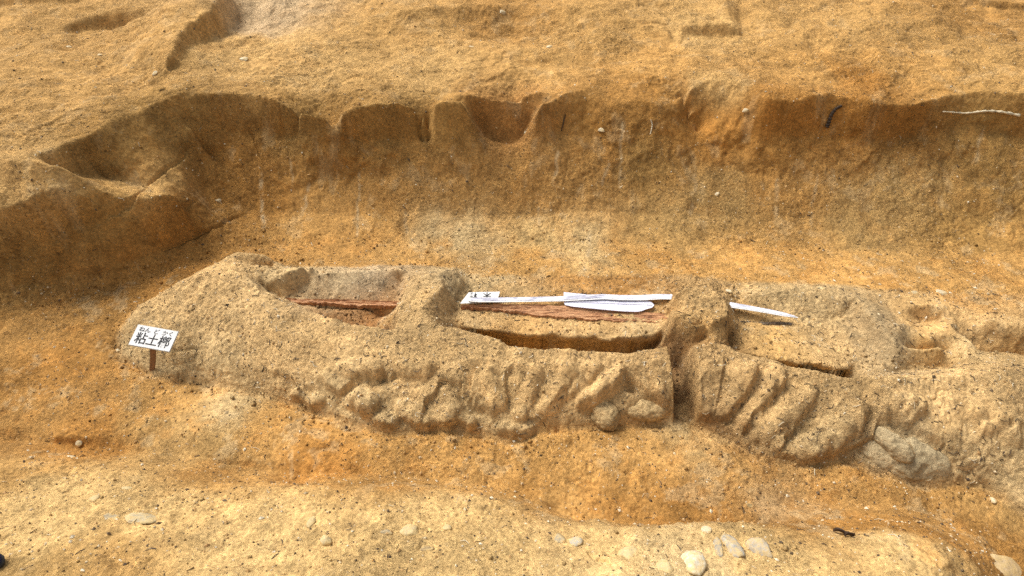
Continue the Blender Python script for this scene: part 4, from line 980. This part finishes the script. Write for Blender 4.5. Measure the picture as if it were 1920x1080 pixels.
def chip(p, n, V, Q, cc):
    r = random.uniform(.0035, .008) if random.random() < .92 else random.uniform(.008, .014)
    ex = n.orthogonal().normalized(); a = random.random()*6.28; ex, ey = ex*math.cos(a)+n.cross(ex)*math.sin(a), n.cross(ex)*math.cos(a)-ex*math.sin(a)
    c = random.choice([(.66,.58,.42),(.58,.46,.28),(.50,.38,.22),(.07,.045,.025),(.09,.06,.03),(.12,.08,.045),(.45,.28,.11),(.45,.28,.11),(.40,.24,.09),(.36,.21,.08)]); b = len(V)
    pts = [(1,0,0),(0,.7,0),(-1,0,0),(0,-.7,0),(0,0,.7),(0,0,-.7)]
    for q in pts:
        j = random.uniform(.65, 1.25); V.append(p + ex*q[0]*r*j + ey*q[1]*r*j + n*(q[2]*r*j + r*.15)); cc.append(c)
    for i in range(4): Q.extend([(b+i, b+(i+1) % 4, b+4), (b+(i+1) % 4, b+i, b+5)])
def fibre(p, n, V, Q, cc):
    L_ = random.uniform(.010, .045); r = random.uniform(.001, .0024); a = random.random()*6.28
    ex = n.orthogonal().normalized(); ex = ex*math.cos(a) + n.cross(ex)*math.sin(a); ey = n.cross(ex); c = random.choice([(.05,.03,.015),(.08,.05,.03),(.03,.02,.012),(.5,.42,.28)]); bend = random.uniform(-.3, .3)*L_; b = len(V)
    for t in (-.5, 0, .5):
        q = p + ex*t*L_ + ey*bend*(1-4*t*t) + n*(.002 + .003*(1-4*t*t))
        for w in (0, 2.1, 4.2): V.append(q + ey*math.cos(w)*r + n*math.sin(w)*r); cc.append(c)
    for s_ in (0, 3):
        for w in range(3):
            a0, a1, b0, b1 = b+s_+w, b+s_+(w+1) % 3, b+s_+3+w, b+s_+3+(w+1) % 3; Q.extend([(a0, a1, b1), (a0, b1, b0)])
CHIPM, _nt, _b = new_mat('grit'); _a = _nt.nodes.new('ShaderNodeAttribute'); _a.attribute_name = 'Col'; _nt.links.new(_a.outputs[0], _b.inputs['Base Color']); _b.inputs['Roughness'].default_value = .85
scatter('gravel', 11000, chip, CHIPM, 'fine pale and dark grit strewn over the dug soil', 'gravel')
scatter('rootlets', 6500, fibre, CHIPM, 'short dark rootlets scattered over soil and clay', 'rootlets')

def crumbs(n=1300):
    V = []; Q = []; cc = []; m = n*14
    y = RNG.uniform(.95, 4.3, m); x = RNG.uniform(-1, 1, m)*(1.4+.6*y); a_, b_ = to_ij(x, y); a_ = np.clip(a_.astype(int), 0, NX-1); b_ = np.clip(b_.astype(int), 0, NY-1)
    near = blur(M_clay.astype(float), 14, 2); near = np.clip(near*(1-M_clay)*3, 0, 1); wf = np.exp(-((GY-foot_y)/.10)**2)
    wgt = (.9*near + .45*wf + .03*bankm + .015)[b_, a_]; kp = RNG.random(m) < wgt; x, y, a_, b_ = x[kp][:n], y[kp][:n], a_[kp][:n], b_[kp][:n]; z = Hat(x, y); oy = oy_at(x, y)
    for k in range(len(x)):
        r = .004*math.exp(abs(random.gauss(0, .55))); r = min(r, .016); c = C[b_[k], a_[k]]*random.uniform(.75, 1.15); b = len(V); p = Vector((x[k], y[k]+oy[k], z[k] + r*.3))
        R3 = Matrix.Rotation(random.random()*6.28, 3, Vector((random.gauss(0, 1), random.gauss(0, 1), random.gauss(0, 1))).normalized())
        for q in ((1,1,1),(-1,1,1),(-1,-1,1),(1,-1,1),(1,1,-1),(-1,1,-1),(-1,-1,-1),(1,-1,-1)):
            V.append(p + R3 @ Vector([w*r*.62*random.uniform(.6, 1.3) for w in q])); cc.append(c)
        for f in ((0,1,2,3),(7,6,5,4),(0,4,5,1),(1,5,6,2),(2,6,7,3),(3,7,4,0)): Q.append(tuple(b+i for i in f))
    link('soil_crumbs', mesh_np('soil_crumbs', np.array(V), np.array(Q), np.array(cc), smooth=True), None, SOIL, kind='stuff', label='loose soil crumbs at the foot of clay, wall and on the bank', cat='soil crumbs')
crumbs()
